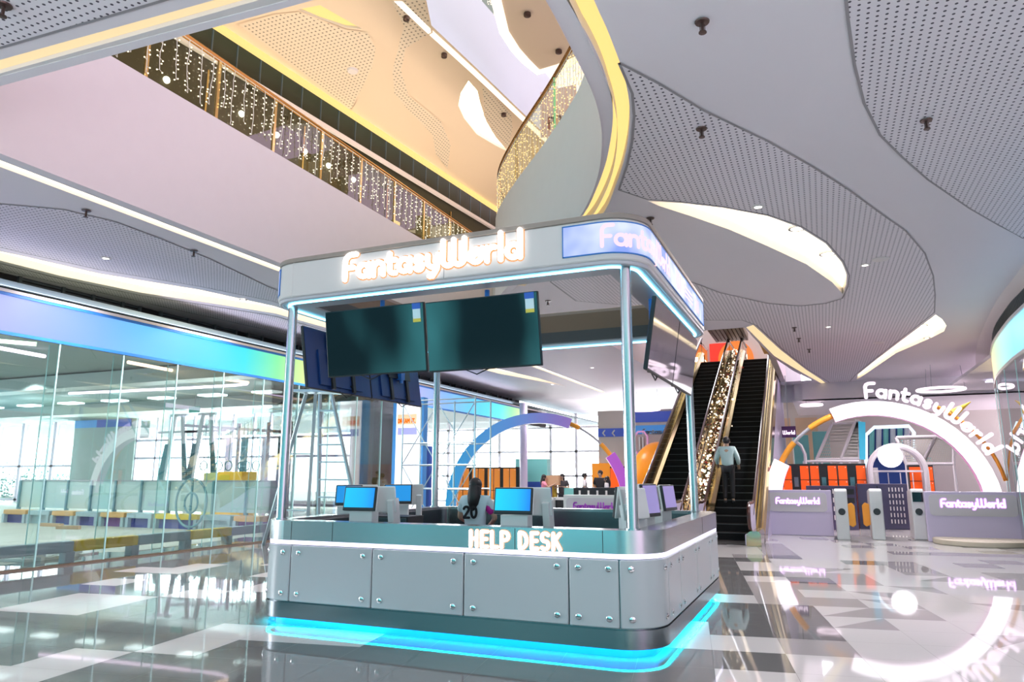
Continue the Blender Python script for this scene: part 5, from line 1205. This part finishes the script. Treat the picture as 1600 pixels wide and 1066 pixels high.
# ------------------------------------------------------------------ playground behind the left glass
M['panel_lamp'] = glow('pale_panel_lamp', (.92, 1, 1), 2.5)  # pale panels made to glow so they brighten the playground
M['int_ceil'] = mat('grey_green_ceiling', (.26, .34, .34), .7, noise=.1, nscale=.7); M['duct'] = mat('galvanised_duct', (.50, .55, .54), .4, .3)
mb = MB(); mb.box(-62, -13.0, 2, 46, 4.9, 5.0); struct(mb.build('ceiling_playground', 'int_ceil'))
r = thing('ceiling_duct', (-24, 16, 4.6), 'long grey air duct under the playground ceiling', 'duct'); mb = MB()
mb.box(-40, -14.5, 15.6, 16.3, 4.42, 4.85); mb.build('duct_run', 'duct', r); mb = MB(); mb.box(-50, -16, 23.0, 24.0, 4.45, 4.9); mb.build('duct_run', 'duct', r)
for k in range(9):
    mb = MB(); mb.box(-16.2-k*2.6, -15.2-k*2.6, 20.0, 20.5, 4.55, 4.62); o = mb.build('panel_lamp', 'panel_lamp', bevel=.01); tag(o, 'pale rectangular panel lamp hung under the playground ceiling', 'light', 'pale panels under the playground ceiling')
M['neon_warm'] = glow('orange_white_tube', (1.0, .62, .45), 2.6); M['neon_pink'] = glow('pink_white_tube', (1.0, .72, .92), 2.6); M['neon_green'] = glow('greenish_white_tube', (.85, 1.0, .75), 2.4)
def tube_lamp(pxs, m, lb, z=4.72, r0=.05):
    p = [onz(x, y, z) for x, y in pxs]; mb = MB(); mb.tube(p, r0, 8); o = mb.build('tube_lamp', m, smooth=True); tag(o, lb, 'light'); 
tube_lamp([(200, 566), (290, 583), (360, 594), (388, 598)], 'neon_warm', 'orange-white hairpin lamp run behind the left glass, upper arm')
tube_lamp([(386, 600), (370, 602), (300, 606), (200, 611), (108, 615)], 'neon_pink', 'pinkish straight lamp run behind the left glass, lower arm')
tube_lamp([(-60, 526), (0, 533), (57, 538)], 'neon_green', 'greenish-white lamp at the left photo edge, upper of two')
tube_lamp([(-60, 536), (0, 544), (70, 557)], 'neon_pink', 'pink lamp at the left photo edge, lower of two')
window_wall([-60, -5, 33, 83, 116], 30, (.15, 2.2, 5.0), '3', 5.0, 'frame_pink', .25)
window_wall([212, 243, 262, 300, 332, 362, 394, 420, 460, 500, 548], 30, (.15, 2.6, 3.6, 5.0), '4', 5.0, 'frame_pink', .10)
a, b = ony(116, 700, 30).x, ony(212, 700, 30).x
M['wall_mint'] = mat('grey_mint_wall', (.48, .55, .53), .6)
mb = MB(); mb.box(a, b, 29.9, 30.2, 0, 5.0); a2, b2 = ony(552, 700, 30).x, ony(612, 700, 30).x; mb.box(a2, b2, 29.9, 30.2, 0, 5); struct(mb.build('wall_playground', 'wall_mint'))
z = ony(160, 660, 29.85); mb = MB(); c_ = ony(118, 660, 29.85).x; d_ = ony(152, 660, 29.85).x; e_ = ony(205, 660, 29.85).x
mb.box(c_, d_, 29.83, 29.87, z.z-.3, z.z+.35, 0); mb.box(d_, e_, 29.83, 29.87, z.z-.3, z.z+.35, 1); struct(mb.build('trim_12', ['band_cyan', 'band_blue']))
# trees outside
M['leaf'] = mat('pale_garden_foliage', (.20, .42, .36), .7); r_ = random.Random(2)
for i, (px, lb) in enumerate(((8, 'leafy shrub outside the leftmost window'), (42, 'leafy shrub outside the second window'), (70, 'small leafy shrub beside the thick window frame'), (98, 'leafy shrub outside the window next to the grey wall'))):
    p = ony(px, 760, 30.8); mb = MB()
    for k in range(420):
        a = r_.uniform(0, 6.28); e = r_.gauss(0, .8); c = Vector((p.x+r_.gauss(0, .6), 30.8+r_.uniform(-.35, .35), abs(r_.gauss(.7, .7)))); d = Vector((math.cos(a), math.sin(a), e)).normalized()*.35; n2 = d.cross(Vector((0, 0, 1))).normalized()*.08
        mb.add([c-n2, c+d*.5+n2*.5, c+d, c+n2], [(0, 1, 2, 3)])
    o = mb.build('garden_shrub', 'leaf'); tag(o, lb, 'shrub', 'shrubs outside the windows')
# padded barrier wall
M['barrier'] = thin_glass('tinted_barrier_panel', (.42, .58, .58), .06); M['barrier_solid'] = mat('grey_green_barrier', (.55, .66, .65), .4); M['frame_blue'] = mat('blue_grey_frame', (.16, .32, .38), .4)
M['pad_orange'] = mat('orange_pad', (.80, .42, .16), .5); M['pad_blue'] = mat('dark_blue_pad', (.06, .07, .30), .5); M['pad_purple'] = mat('purple_pad', (.20, .06, .28), .5); M['pad_yellow'] = mat('yellow_pad', (.95, .62, .03), .45); M['pad_grey'] = mat('blue_grey_pad', (.42, .52, .57), .45)
bpx = [28, 66, 103, 140, 178, 219, 262, 332, 384, 430]
bp = [ony(x, 800, 17.3).x for x in bpx]
ordn = ['first', 'second', 'third', 'fourth', 'fifth', 'sixth', 'seventh', 'eighth', 'ninth', 'tenth']
for i, (a, b) in enumerate(zip(bp[:-1], bp[1:])):
    r = thing('padded_barrier', ((a+b)/2, 17.3, 0), 'grey-green playground barrier panel, %s from the left in the row' % ordn[i], 'barrier', 'playground barrier panels')
    mb = MB(); mb.box(a+.03, b-.03, 17.3, 17.33, .5, 1.42); mb.build('panel', 'barrier_solid', r)
    mb = MB(); mb.box(a-.03, a+.04, 17.24, 17.36, 0, 1.45); mb.build('post', 'frame_blue', r)
    mb = MB(); mb.box(a, b, 17.28, 17.35, 1.42, 1.47); mb.build('top_rail', 'grey_tube', r)
    k = 0; mb = MB(); mb.box(a+.06, b-.06, 16.75, 17.22, .28, .44); mb.build('seat_pad', ['pad_orange', 'pad_grey', 'pad_orange', 'pad_grey', 'pad_orange', 'pad_grey', 'pad_yellow', 'pad_grey', 'pad_orange'][i % 9], r, bevel=.02)
    mb = MB(); mb.box(a+.06, b-.06, 16.85, 17.2, .0, .28); mb.build('base_pad', ['pad_blue', 'pad_grey', 'pad_blue', 'pad_blue', 'pad_purple', 'pad_blue', 'pad_blue', 'pad_grey', 'pad_purple'][i % 9], r)
    for x in (a+.06, b-.16): mb = MB(); mb.box(x, x+.12, 16.72, 16.86, 0, .30); mb.build('foot', 'pad_grey', r)
c_ = ony(298, 793, 16.6); r = thing('round_emblem', (c_.x, 16.6, 0), 'round ring emblem standing before the barrier panels', 'emblem')
mb = MB(); n = 30
for rad, t_ in ((.62, .035), (.26, .03)): 
    mb = MB(); mb.tube([(c_.x+rad*math.cos(2*pi*i/n), 16.6, .80+rad*1.15*math.sin(2*pi*i/n)) for i in range(n+1)], t_, 6); mb.build('ring', 'frame_blue', r)
mb = MB(); mb.bar((c_.x, 16.6, 0), (c_.x, 16.6, 1.5), .05); mb.build('bar', 'frame_blue', r)
# low padded guard along the glass
gy = [6.0, 8.05, 9.62, 11.02, 12.37, 13.6, 15.0, 16.4]
for i, (a, b) in enumerate(zip(gy[:-1], gy[1:])):
    yel = i in (2, 4); r = thing('padded_guard_rail', (-13.15, (a+b)/2, 0), ['low grey padded rail at the left photo edge', 'low grey padded rail behind the glass, second from the left', 'low yellow padded rail behind the glass nearer the left edge', 'low grey padded rail between the two yellow rails', 'low yellow padded rail behind the glass nearer the kiosk', 'low grey padded rail just left of the kiosk', 'low grey padded rail behind the kiosk corner'][i], 'guard rail', 'padded rails along the glass')
    mb = MB(); mb.box(-13.28, -13.06, a+.02, b-.02, .20, .40); mb.build('beam', 'pad_yellow' if yel else 'pad_grey', r, bevel=.02)
    mb = MB(); mb.box(-13.26, -13.07, b-.16, b+.02, 0, .21); mb.build('foot', 'pad_grey', r, bevel=.01)
mb = MB(); r_ = random.Random(8)
for i in range(26): 
    c = Vector((-14.2-r_.random()*.8, 9.2+r_.random()*1.6, 0)); mb.box(c.x-.25, c.x+.25, c.y-.2, c.y+.2, .0, .02+.10*r_.random(), 0, Matrix.Translation(c) @ Matrix.Rotation(r_.uniform(-.6, .6), 4, 'Z') @ Matrix.Translation(-c))
M['plastic_film'] = mat('crumpled_plastic_film', (.70, .72, .70), .2); o = mb.build('plastic_sheeting', 'plastic_film'); tag(o, 'heap of crumpled pale plastic sheeting on the playground floor', 'plastic sheet', kind='stuff')
for i, (px, py, w_, lb) in enumerate(((108, 818, .5, 'short timber offcut on the playground floor, left'), (135, 822, .4, 'short timber offcut on the playground floor, right'))):
    p = onz(px, py+3, 0); mb = MB(); mb.box(-w_, w_, -.06, .06, 0, .1); o = mb.build('timber_offcut', 'cardboard'); o.location = (p.x, p.y-.6, 0); o.rotation_euler = (0, 0, .2*i); tag(o, lb, 'timber')
a, b, c = ony(318, 740, 21), ony(340, 740, 21), ony(378, 740, 21)
M['crate_yellow'] = mat('yellow_crate', (.92, .50, .05), .4, emit=(1, .5, 0), es=.15); M['crate_pale'] = mat('pale_yellow_crate', (.75, .68, .30), .4)
mb = MB(); mb.box(a.x, b.x-.03, 21, 21.8, 0, 1.72)
o = mb.build('foam_block', 'crate_pale', bevel=.03); tag(o, 'pale yellow foam block behind the barrier', 'block')
mb = MB(); mb.box(b.x, c.x, 21, 21.8, 0, 1.76); mb.box(b.x+.08, b.x+.62, 20.98, 21, 1.15, 1.65, 1); o = mb.build('foam_block', ['crate_yellow', 'pad_yellow'], bevel=.03); tag(o, 'bright orange-yellow foam block behind the barrier', 'block')
# climbing towers and hanging rings of the obstacle course
for i, (px, lb) in enumerate(((262, 'tall A-frame climbing tower with blue net, nearer the left edge'), (306, 'tall A-frame climbing tower with blue net, nearer the kiosk'))):
    p = ony(px+14, 700, 24); r = thing('climbing_tower', (p.x, 24, 0), lb, 'climbing frame', 'A-frame climbing towers')
    for s in (-1, 1):
        mb = MB(); mb.tube([(p.x+s*.85, 24, 0), (p.x+s*.22, 24, 4.3)], .11, 8); mb.build('leg', 'frame_white', r)
        mb = MB(); net(mb, (p.x+s*.95, 23.9, 1.2), (p.x+s*.62, 23.9, 1.2), (p.x+s*.42, 23.9, 3.0), (p.x+s*.60, 23.9, 3.0), 6, 20, .03); tag(mb.build('climbing_net', 'frame_blue', r), kind='stuff')
    mb = MB(); mb.bar((p.x-1.2, 24, 3.55), (p.x+1.2, 24, 3.55), .10); mb.bar((p.x-.5, 24, 4.3), (p.x+.5, 24, 4.3), .12); mb.build('cross_beam', 'frame_white', r)
b0, b1 = ony(290, 665, 24), ony(460, 676, 24)
r = thing('ring_gantry', ((b0.x+b1.x)/2, 24, 0), 'long pink gantry with hanging rings behind the left glass', 'climbing frame')
mb = MB(); mb.bar(b0, b1, .12); mb.build('beam', 'frame_pink', r)
for px in (374, 420, 455): q = ony(px, 670, 24); mb = MB(); mb.tube([(q.x, 24, 0), (q.x, 24, b0.z)], .08, 8); mb.build('post', 'frame_pink', r)
for k, px in enumerate((318, 342, 357, 378, 384, 400)):
    q = ony(px, 728, 23.8); mb = MB(); mb.tube([(q.x, 23.8, q.z+.22), (q.x, 23.8, b0.z)], .015, 5); mb.tube([(q.x+.2*math.cos(t*pi/8), 23.8, q.z+.2*math.sin(t*pi/8)) for t in range(17)], .025, 6); mb.build('hanging_ring', 'frame_blue', r)
for k, px in enumerate((358, 382, 415, 440)):
    q = ony(px, 700, 25); mb = MB(); mb.box(q.x-.12, q.x+.12, 24.9, 25.1, 0, 3.3); o = mb.build('climbing_pole', ['frame_pink', 'frame_blue'][k % 2]); tag(o, 'tall padded climbing pole behind the left glass, %s of four' % ['leftmost', 'second', 'third', 'rightmost'][k], 'pole', 'padded climbing poles')
q = ony(303, 640, 22); mb = MB(); mb.box(q.x-.28, q.x+.28, 22, 22.06, q.z-.12, q.z+.12); M['exit_green'] = mat('green_exit_sign', (.02, .20, .16), .4, emit=(.1, .6, .5), es=.3); o = mb.build('exit_sign', 'exit_green'); tag(o, 'small green exit sign hanging behind the left glass', 'sign')
mb = MB(); mb.bar((q.x, 22.03, q.z+.12), (q.x, 22.03, 4.9), .02); h = mb.build('hanger', 'grey_tube', o)
# lit column
a, b = ony(613, 640, 19.2), ony(661, 640, 19.2)
r = thing('lit_column', ((a.x+b.x)/2, 19.6, 0), 'white lit advertising column with blue edges and orange slogan', 'column')
mb = MB(); mb.box(a.x, b.x, 19.25, 19.5, 0, 4.0); mb.build('body', 'band_cyan', r, bevel=.01); mb = MB(); mb.box(a.x+.15, b.x-.12, 19.22, 19.25, .05, 3.98); mb.build('light_panel', 'arch_white', r)
M['slogan'] = mat('orange_slogan_print', (.85, .18, .0), .5, emit=(1, .2, 0), es=.5); p0 = ony(622, 661, 19.2); p1 = ony(649, 661, 19.2)
mb = MB(); mb.box(p0.x-.03, p1.x+.03, 19.21, 19.22, p0.z-.06, p0.z+.26); M['peach'] = mat('peach_print', (.95, .62, .42), .5, emit=(1, .55, .3), es=.6); mb.build('slogan_field', 'peach', r)
write('DREAM IT.', lambda u, v, ww: (p0.x+u, 19.205-ww, p0.z+v), (p1.x-p0.x)/text_width('DREAM IT.', .1), .24, .012, 'slogan', r, .1)
p0, p1 = ony(621, 680, 19.2), ony(651, 668, 19.2); mb = MB(); mb.box(p0.x, p1.x, 19.205, 19.22, p0.z, p1.z); M['print_lilac'] = mat('lilac_print', (.35, .35, .75), .5, emit=(.4, .45, .95), es=.5); mb.build('printed_band', 'print_lilac', r)
# stepladder
M['ladder'] = mat('pale_blue_aluminium', (.45, .60, .66), .3, .5)
def at12(px, py, Y=11.8): return ony(px, py, Y)
r = thing('stepladder', (-9.3, 12.2, 0), 'tall aluminium A-frame stepladder behind the left kiosk post', 'ladder')
def down(p, q): d = (q-p); return p + d*((0-p.z)/d.z)
rails = [(at12(518, 616), at12(548, 756)), (at12(500, 616), at12(498, 760)), (at12(478, 616, 12.4), at12(452, 708, 12.9)), (at12(493, 616, 12.4), at12(484, 760, 13.2))]
ends = []
for a, b in rails:
    e = down(a, b); ends.append((a, e)); mb = MB(); mb.bar(a, e, .07, .04); mb.build('rail', 'ladder', r)
for k in range(1, 9):
    t_ = k/9.5; a = ends[0][0].lerp(ends[0][1], t_); b = ends[1][0].lerp(ends[1][1], t_); mb = MB(); mb.bar(a, b, .08, .03); mb.build('rung', 'ladder', r)
for k in (3, 6): a = ends[2][0].lerp(ends[2][1], k/8); b = ends[3][0].lerp(ends[3][1], k/8); mb = MB(); mb.bar(a, b, .05, .03); mb.build('brace', 'ladder', r)
mb = MB(); a = at12(466, 612, 12.1); b = at12(530, 613, 12.1); mb.bar(a, b, .5, .05); mb.build('top_cap', 'ladder', r)
# scaffold tower
r = thing('scaffold', (-9.9, 18, 0), 'pale tubular scaffold tower in front of the lit column', 'scaffold'); SYs = (17.6, 18.6)
sx = [ony(x, 700, 18).x for x in (640, 694, 752)]; zt = 3.75
for Y in SYs:
    for x in sx: mb = MB(); mb.tube([(x, Y, 0), (x, Y, zt)], .025, 8); mb.build('upright', 'ladder', r)
    for z in (.6, 1.25, 1.9, 2.5, 3.7): mb = MB(); mb.tube([(sx[0], Y, z), (sx[-1], Y, z)], .022, 6); mb.build('ledger', 'ladder', r)
for a, b in zip(sx[:-1], sx[1:]):
    for z0, z1 in ((.2, 1.9), (1.9, 3.6)):
        mb = MB(); mb.tube([(a, SYs[0], z0), (b, SYs[0], z1)], .015, 6); mb.build('brace', 'ladder', r); mb = MB(); mb.tube([(a, SYs[0], z1), (b, SYs[0], z0)], .015, 6); mb.build('brace', 'ladder', r)
a, b = ony(552, 726, 24), ony(608, 726, 24); mb = MB(); mb.box(a.x, b.x, 24, 24.4, 0, a.z); o = mb.build('orange_board', 'pad_orange'); tag(o, 'tall pale orange board behind the glass left of the lit column', 'board')
a, b = ony(655, 700, 23), ony(672, 700, 23); mb = MB(); mb.box(a.x, b.x, 23, 23.6, 0, ony(655, 697, 23).z); o = mb.build('blue_locker', 'blue_pad', bevel=.03); tag(o, 'dark blue tall box right of the lit column', 'box')

# ------------------------------------------------------------------ people
M['skin'] = mat('skin', (.58, .36, .26), .5); M['hair'] = mat('black_hair', (.012, .009, .010), .45); M['trouser'] = mat('black_trousers', (.015, .015, .02), .7); M['shoe'] = mat('dark_shoes', (.03, .03, .035), .5); M['eye'] = mat('eye_white', (.85, .85, .82), .2); M['iris'] = mat('dark_iris', (.03, .015, .01), .2); M['lip'] = mat('lips', (.45, .17, .15), .5)
def skin_mesh(name, V, E, Rd, root, m, parent, sub=2):
    me = bpy.data.meshes.new(name); me.from_pydata([Vector(V[k]) for k in V], [(list(V).index(a), list(V).index(b)) for a, b in E], [])
    o = bpy.data.objects.new(name+'_tmp', me); COL.objects.link(o)
    o.modifiers.new('s', 'SKIN'); sb = o.modifiers.new('u', 'SUBSURF'); sb.levels = sub; sb.render_levels = sub
    for k, sv in zip(V, me.skin_vertices[0].data):
        r_ = Rd[k]; sv.radius = (r_, r_) if not isinstance(r_, tuple) else r_; sv.use_root = (k == root)
    dg = bpy.context.evaluated_depsgraph_get(); nm = bpy.data.meshes.new_from_object(o.evaluated_get(dg)); bpy.data.objects.remove(o)
    nm.name = name; nm.materials.clear(); nm.materials.append(M[m]); 
    for p in nm.polygons: p.use_smooth = True
    q = bpy.data.objects.new(name, nm); COL.objects.link(q); q.parent = parent; return q
def person(loc, rz, label, shirt, H=1.70, arms=None, hair='short', trousers='trouser', lean=0., long_sleeve=False, legs=None, sleeve=None, upper_only=False):
    """local frame: faces -Y, right hand at -X. arms: {side: (elbow, wrist)} offsets from the shoulder"""
    r = thing('person', loc, label, 'person', None, rz); k = H/1.70
    L_ = lean
    V = {'pel': (0, 0, .93), 'waist': (0, -.01-L_*.2, 1.08), 'chest': (0, -L_*.6, 1.28), 'neck0': (0, -L_*.9, 1.43), 'neck': (0, -L_-.005, 1.49), 'head': (0, -L_*1.1-.015, 1.585), 'crown': (0, -L_*1.1-.005, 1.64)}
    Rd = {'pel': (.155, .115), 'waist': (.135, .10), 'chest': (.155, .105), 'neck0': .075, 'neck': .052, 'head': (.078, .092), 'crown': (.066, .078)}
    E = [('pel', 'waist'), ('waist', 'chest'), ('chest', 'neck0'), ('neck0', 'neck'), ('neck', 'head'), ('head', 'crown')]
    arms = arms or {}; 
    for s, nm in ((-1, 'r'), (1, 'l')):
        sh = Vector((s*.185, -L_*.85, 1.40)); e, w_ = arms.get(nm, ((s*.05, .02, -.29), (s*.06, -.06, -.54)))
        V['sh'+nm] = sh; V['el'+nm] = sh+Vector(e); V['wr'+nm] = sh+Vector(w_); hd = (Vector(w_)-Vector(e)).normalized(); V['pa'+nm] = V['wr'+nm]+hd*.07
        Rd.update({'sh'+nm: .062, 'el'+nm: .042, 'wr'+nm: .029, 'pa'+nm: (.036, .02)})
        E += [('chest', 'sh'+nm), ('sh'+nm, 'el'+nm), ('el'+nm, 'wr'+nm), ('wr'+nm, 'pa'+nm)]
        a = hd.cross(Vector((0, 0, 1))); a = a.normalized() if a.length > .1 else Vector((1, 0, 0)); b = a.cross(hd)
        for i in range(4):
            off = a*((i-1.5)*.017); ln = (.052, .06, .057, .044)[i]; k1 = 'f%s%da' % (nm, i); k2 = 'f%s%db' % (nm, i)
            V[k1] = V['pa'+nm]+off+hd*.035; V[k2] = V[k1]+hd*ln*.9-b*.018; Rd[k1] = .0085; Rd[k2] = .007; E += [('pa'+nm, k1), (k1, k2)]
        kt = 'f%st' % nm; V[kt] = V['wr'+nm]+hd*.05+a*.045*(1 if s > 0 else -1)-b*.01; Rd[kt] = .009; E.append(('wr'+nm, kt))
        hp = (s*.088, 0, .89); kn, an = (legs or {}).get(nm, ((s*.095, -.02, .49), (s*.10, .02, .085)))
        V['hp'+nm] = hp; V['kn'+nm] = kn; V['an'+nm] = an; V['to'+nm] = (an[0]+s*.02, an[1]-.15, an[2]-.05)
        Rd.update({'hp'+nm: .085, 'kn'+nm: .056, 'an'+nm: .036, 'to'+nm: .03}); E += [('pel', 'hp'+nm), ('hp'+nm, 'kn'+nm), ('kn'+nm, 'an'+nm), ('an'+nm, 'to'+nm)]
    V = {a: Vector(b)*k for a, b in V.items()}; Rd = {a: (b*k if not isinstance(b, tuple) else (b[0]*k, b[1]*k)) for a, b in Rd.items()}
    skin_mesh('body', V, E, Rd, 'pel', 'skin', r)
    g = lambda keys, f: ({a: V[a].copy() for a in keys}, {a: (Rd[a]*f if not isinstance(Rd[a], tuple) else (Rd[a][0]*f, Rd[a][1]*f)) for a in keys})
    # shirt
    tk = ['pel', 'waist', 'chest', 'neck0', 'shr', 'shl', 'elr', 'ell']+(['wrr', 'wrl'] if long_sleeve else []); v2, r2 = g(tk, 1.18)
    v2['pel'].z -= .04*k; r2['neck0'] = .082*k
    for s in 'rl':
        if not long_sleeve: v2['el'+s] = V['sh'+s].lerp(V['el'+s], .72)
        r2['el'+s] = .068*k; r2['sh'+s] = .078*k
        if long_sleeve: r2['wr'+s] = .042*k; v2['wr'+s] = V['el'+s].lerp(V['wr'+s], .92)
    e2 = [(a, b) for a, b in E if a in v2 and b in v2]
    sh = skin_mesh('shirt', v2, e2, r2, 'pel', shirt, r)
    if sleeve: 
        v3 = {'shl': V['shl'].lerp(V['shr'], .12), 'ell': v2['ell']+ (V['ell']-V['shl'])*.02}; skin_mesh('sleeve', v3, [('shl', 'ell')], {'shl': .088*k, 'ell': .075*k}, 'shl', sleeve, r)
    # trousers and shoes
    tk = ['pel', 'hpr', 'hpl', 'knr', 'knl', 'anr', 'anl']; v2, r2 = g(tk, 1.22); r2['pel'] = (.165*k, .125*k)
    for s in 'rl': r2['an'+s] = .055*k; v2['an'+s].z += .02*k
    if not upper_only:
        skin_mesh('trousers', v2, [(a, b) for a, b in E if a in v2 and b in v2], r2, 'pel', trousers, r)
        for s in 'rl': skin_mesh('shoe', {'a': V['an'+s]+Vector((0, .03, -.035))*k, 'b': V['to'+s]+Vector((0, -.04, .0))*k}, [('a', 'b')], {'a': .046*k, 'b': .040*k}, 'a', 'shoe', r)
    # hair
    h = V['head']; c = V['crown']
    mb = MB(); mb.ball((0, h.y+.024*k, h.z+.036*k), .104*k, 8, 0, (.95, 1.0, .98))
    if hair == 'long': 
        hp = [Vector((0, h.y+.03*k, h.z+.05*k)), Vector((0, h.y+.045*k, h.z-.04*k)), Vector((0, h.y+.07*k, h.z-.14*k)), Vector((.01*k, h.y+.085*k, h.z-.24*k)), Vector((.02*k, h.y+.09*k, h.z-.34*k))]
        mb.tube(hp, .09*k, 12, radii=[.085*k, .098*k, .105*k, .085*k, .03*k])
    else: mb.ball((0, h.y-.04*k, h.z+.098*k), .055*k, 6, 0, (1.2, .8, .5))
    o = mb.build('hair', 'hair', None, smooth=True); o.parent = r
    # face
    fy = h.y-.092*k
    for s in (-1, 1):
        mb = MB(); mb.ball((s*.031*k, fy+.012*k, h.z+.012*k), .013*k, 5); o = mb.build('eye', 'eye', None, smooth=True); o.parent = r
        mb = MB(); mb.ball((s*.031*k, fy+.001*k, h.z+.012*k), .006*k, 4); o2 = mb.build('iris', 'iris', None, smooth=True); o2.parent = o
        mb = MB(); mb.ball((s*.084*k, h.y+.005*k, h.z), .026*k, 5, 0, (.4, .8, 1.2)); o = mb.build('ear', 'skin', None, smooth=True); o.parent = r
    mb = MB(); mb.tube([(0, fy+.012*k, h.z+.02*k), (0, fy-.012*k, h.z-.025*k), (0, fy+.01*k, h.z-.03*k)], .011*k, 6); o = mb.build('nose', 'skin', None, smooth=True); o.parent = r
    mb = MB(); mb.ball((0, fy+.014*k, h.z-.055*k), .02*k, 5, 0, (1.1, .6, .35)); o = mb.build('mouth', 'lip', None, smooth=True); o.parent = r
    return r, V
M['jersey'] = mat('pale_blue_jersey', (.60, .74, .80), .7); M['magenta'] = mat('magenta_cloth', (.62, .02, .36), .7); M['pale_shirt'] = mat('pale_aqua_shirt', (.62, .78, .78), .75); M['pink_shirt'] = mat('pink_shirt', (.85, .30, .42), .7); M['black_shirt'] = mat('black_shirt', (.015, .014, .018), .75); M['white_shirt'] = mat('white_shirt', (.78, .76, .76), .7); M['grey_shirt'] = mat('dark_grey_shirt', (.05, .045, .05), .75)
pd = ony(743, 780, 8.9)
pr, PV = person((pd.x, 8.9, 0), pi+.15, 'person with long dark hair at the kiosk desk, pale shirt numbered 20', 'jersey', 1.56, {'r': ((-.10, -.06, -.26), (.02, -.26, -.36)), 'l': ((.08, -.08, -.26), (.02, -.30, -.34))}, 'long', 'magenta', sleeve=None)
# magenta sleeve, magenta waist and the number on the back
k = 1.56/1.7
v3 = {'a': PV['shr'].lerp(PV['shl'], .10), 'b': PV['shr'].lerp(PV['elr'], .80)}; skin_mesh('sleeve', v3, [('a', 'b')], {'a': .084*k, 'b': .074*k}, 'a', 'magenta', pr)
v3 = {'a': Vector((0, 0, .88))*k, 'b': Vector((0, -.005, 1.03))*k}; skin_mesh('waist_cloth', v3, [('a', 'b')], {'a': (.20*k, .15*k), 'b': (.172*k, .128*k)}, 'a', 'magenta', pr)
nb = write('20', lambda u, v, ww: (.125-u, .128+ww, 1.15*k+v), .145, .22, .012, 'trouser', None, .12, 'number')
for o in nb: o.parent = pr
nb = MB()
pe = ony(1122, 715, 20.9)
person((-2.43, 20.9, ez(20.9)+.10), pi-.1, 'person riding the right escalator in a pale shirt and black trousers, seen from behind', 'pale_shirt', 1.80, {'r': ((-.08, -.04, -.27), (-.05, -.22, -.42)), 'l': ((.10, .0, -.26), (.12, -.22, -.40))}, 'short', long_sleeve=True)
pb = lambda px, Y=26.2: ony(px, 750, Y).x
person((pb(850), 26.2, 0), -pi/2+.2+pi, 'person in pink with long hair holding up a cardboard box', 'pink_shirt', 1.64, {'r': ((-.03, -.20, -.18), (.02, -.40, -.08)), 'l': ((.03, -.20, -.18), (.0, -.40, -.08))}, 'long')
person((pb(873), 26.6, 0), .1, 'person in dark clothes with tied dark hair beside the yellow stand', 'grey_shirt', 1.68, {'r': ((-.10, -.08, -.24), (.06, -.24, -.20)), 'l': ((.10, -.08, -.24), (-.06, -.24, -.20))}, 'long')
person((pb(911), 26.4, 0), pi/2+.3, 'person in a white shirt facing right behind the black counter', 'white_shirt', 1.70, None, 'short')
person((pb(931), 26.8, 0), .0, 'person in a black shirt with a white print, behind the black counter', 'black_shirt', 1.80, None, 'short')
person((pb(947), 26.3, 0), -pi/2+.2, 'person with long dark hair facing left, rightmost behind the black counter', 'white_shirt', 1.58, None, 'long')
write('P39', lambda u, v, ww: (POSTER[0]-.28+u, 16.5-ww, POSTER[1]-.55+v), .30, .2, .01, 'poster_ink', POSTER[2], .12, 'print')
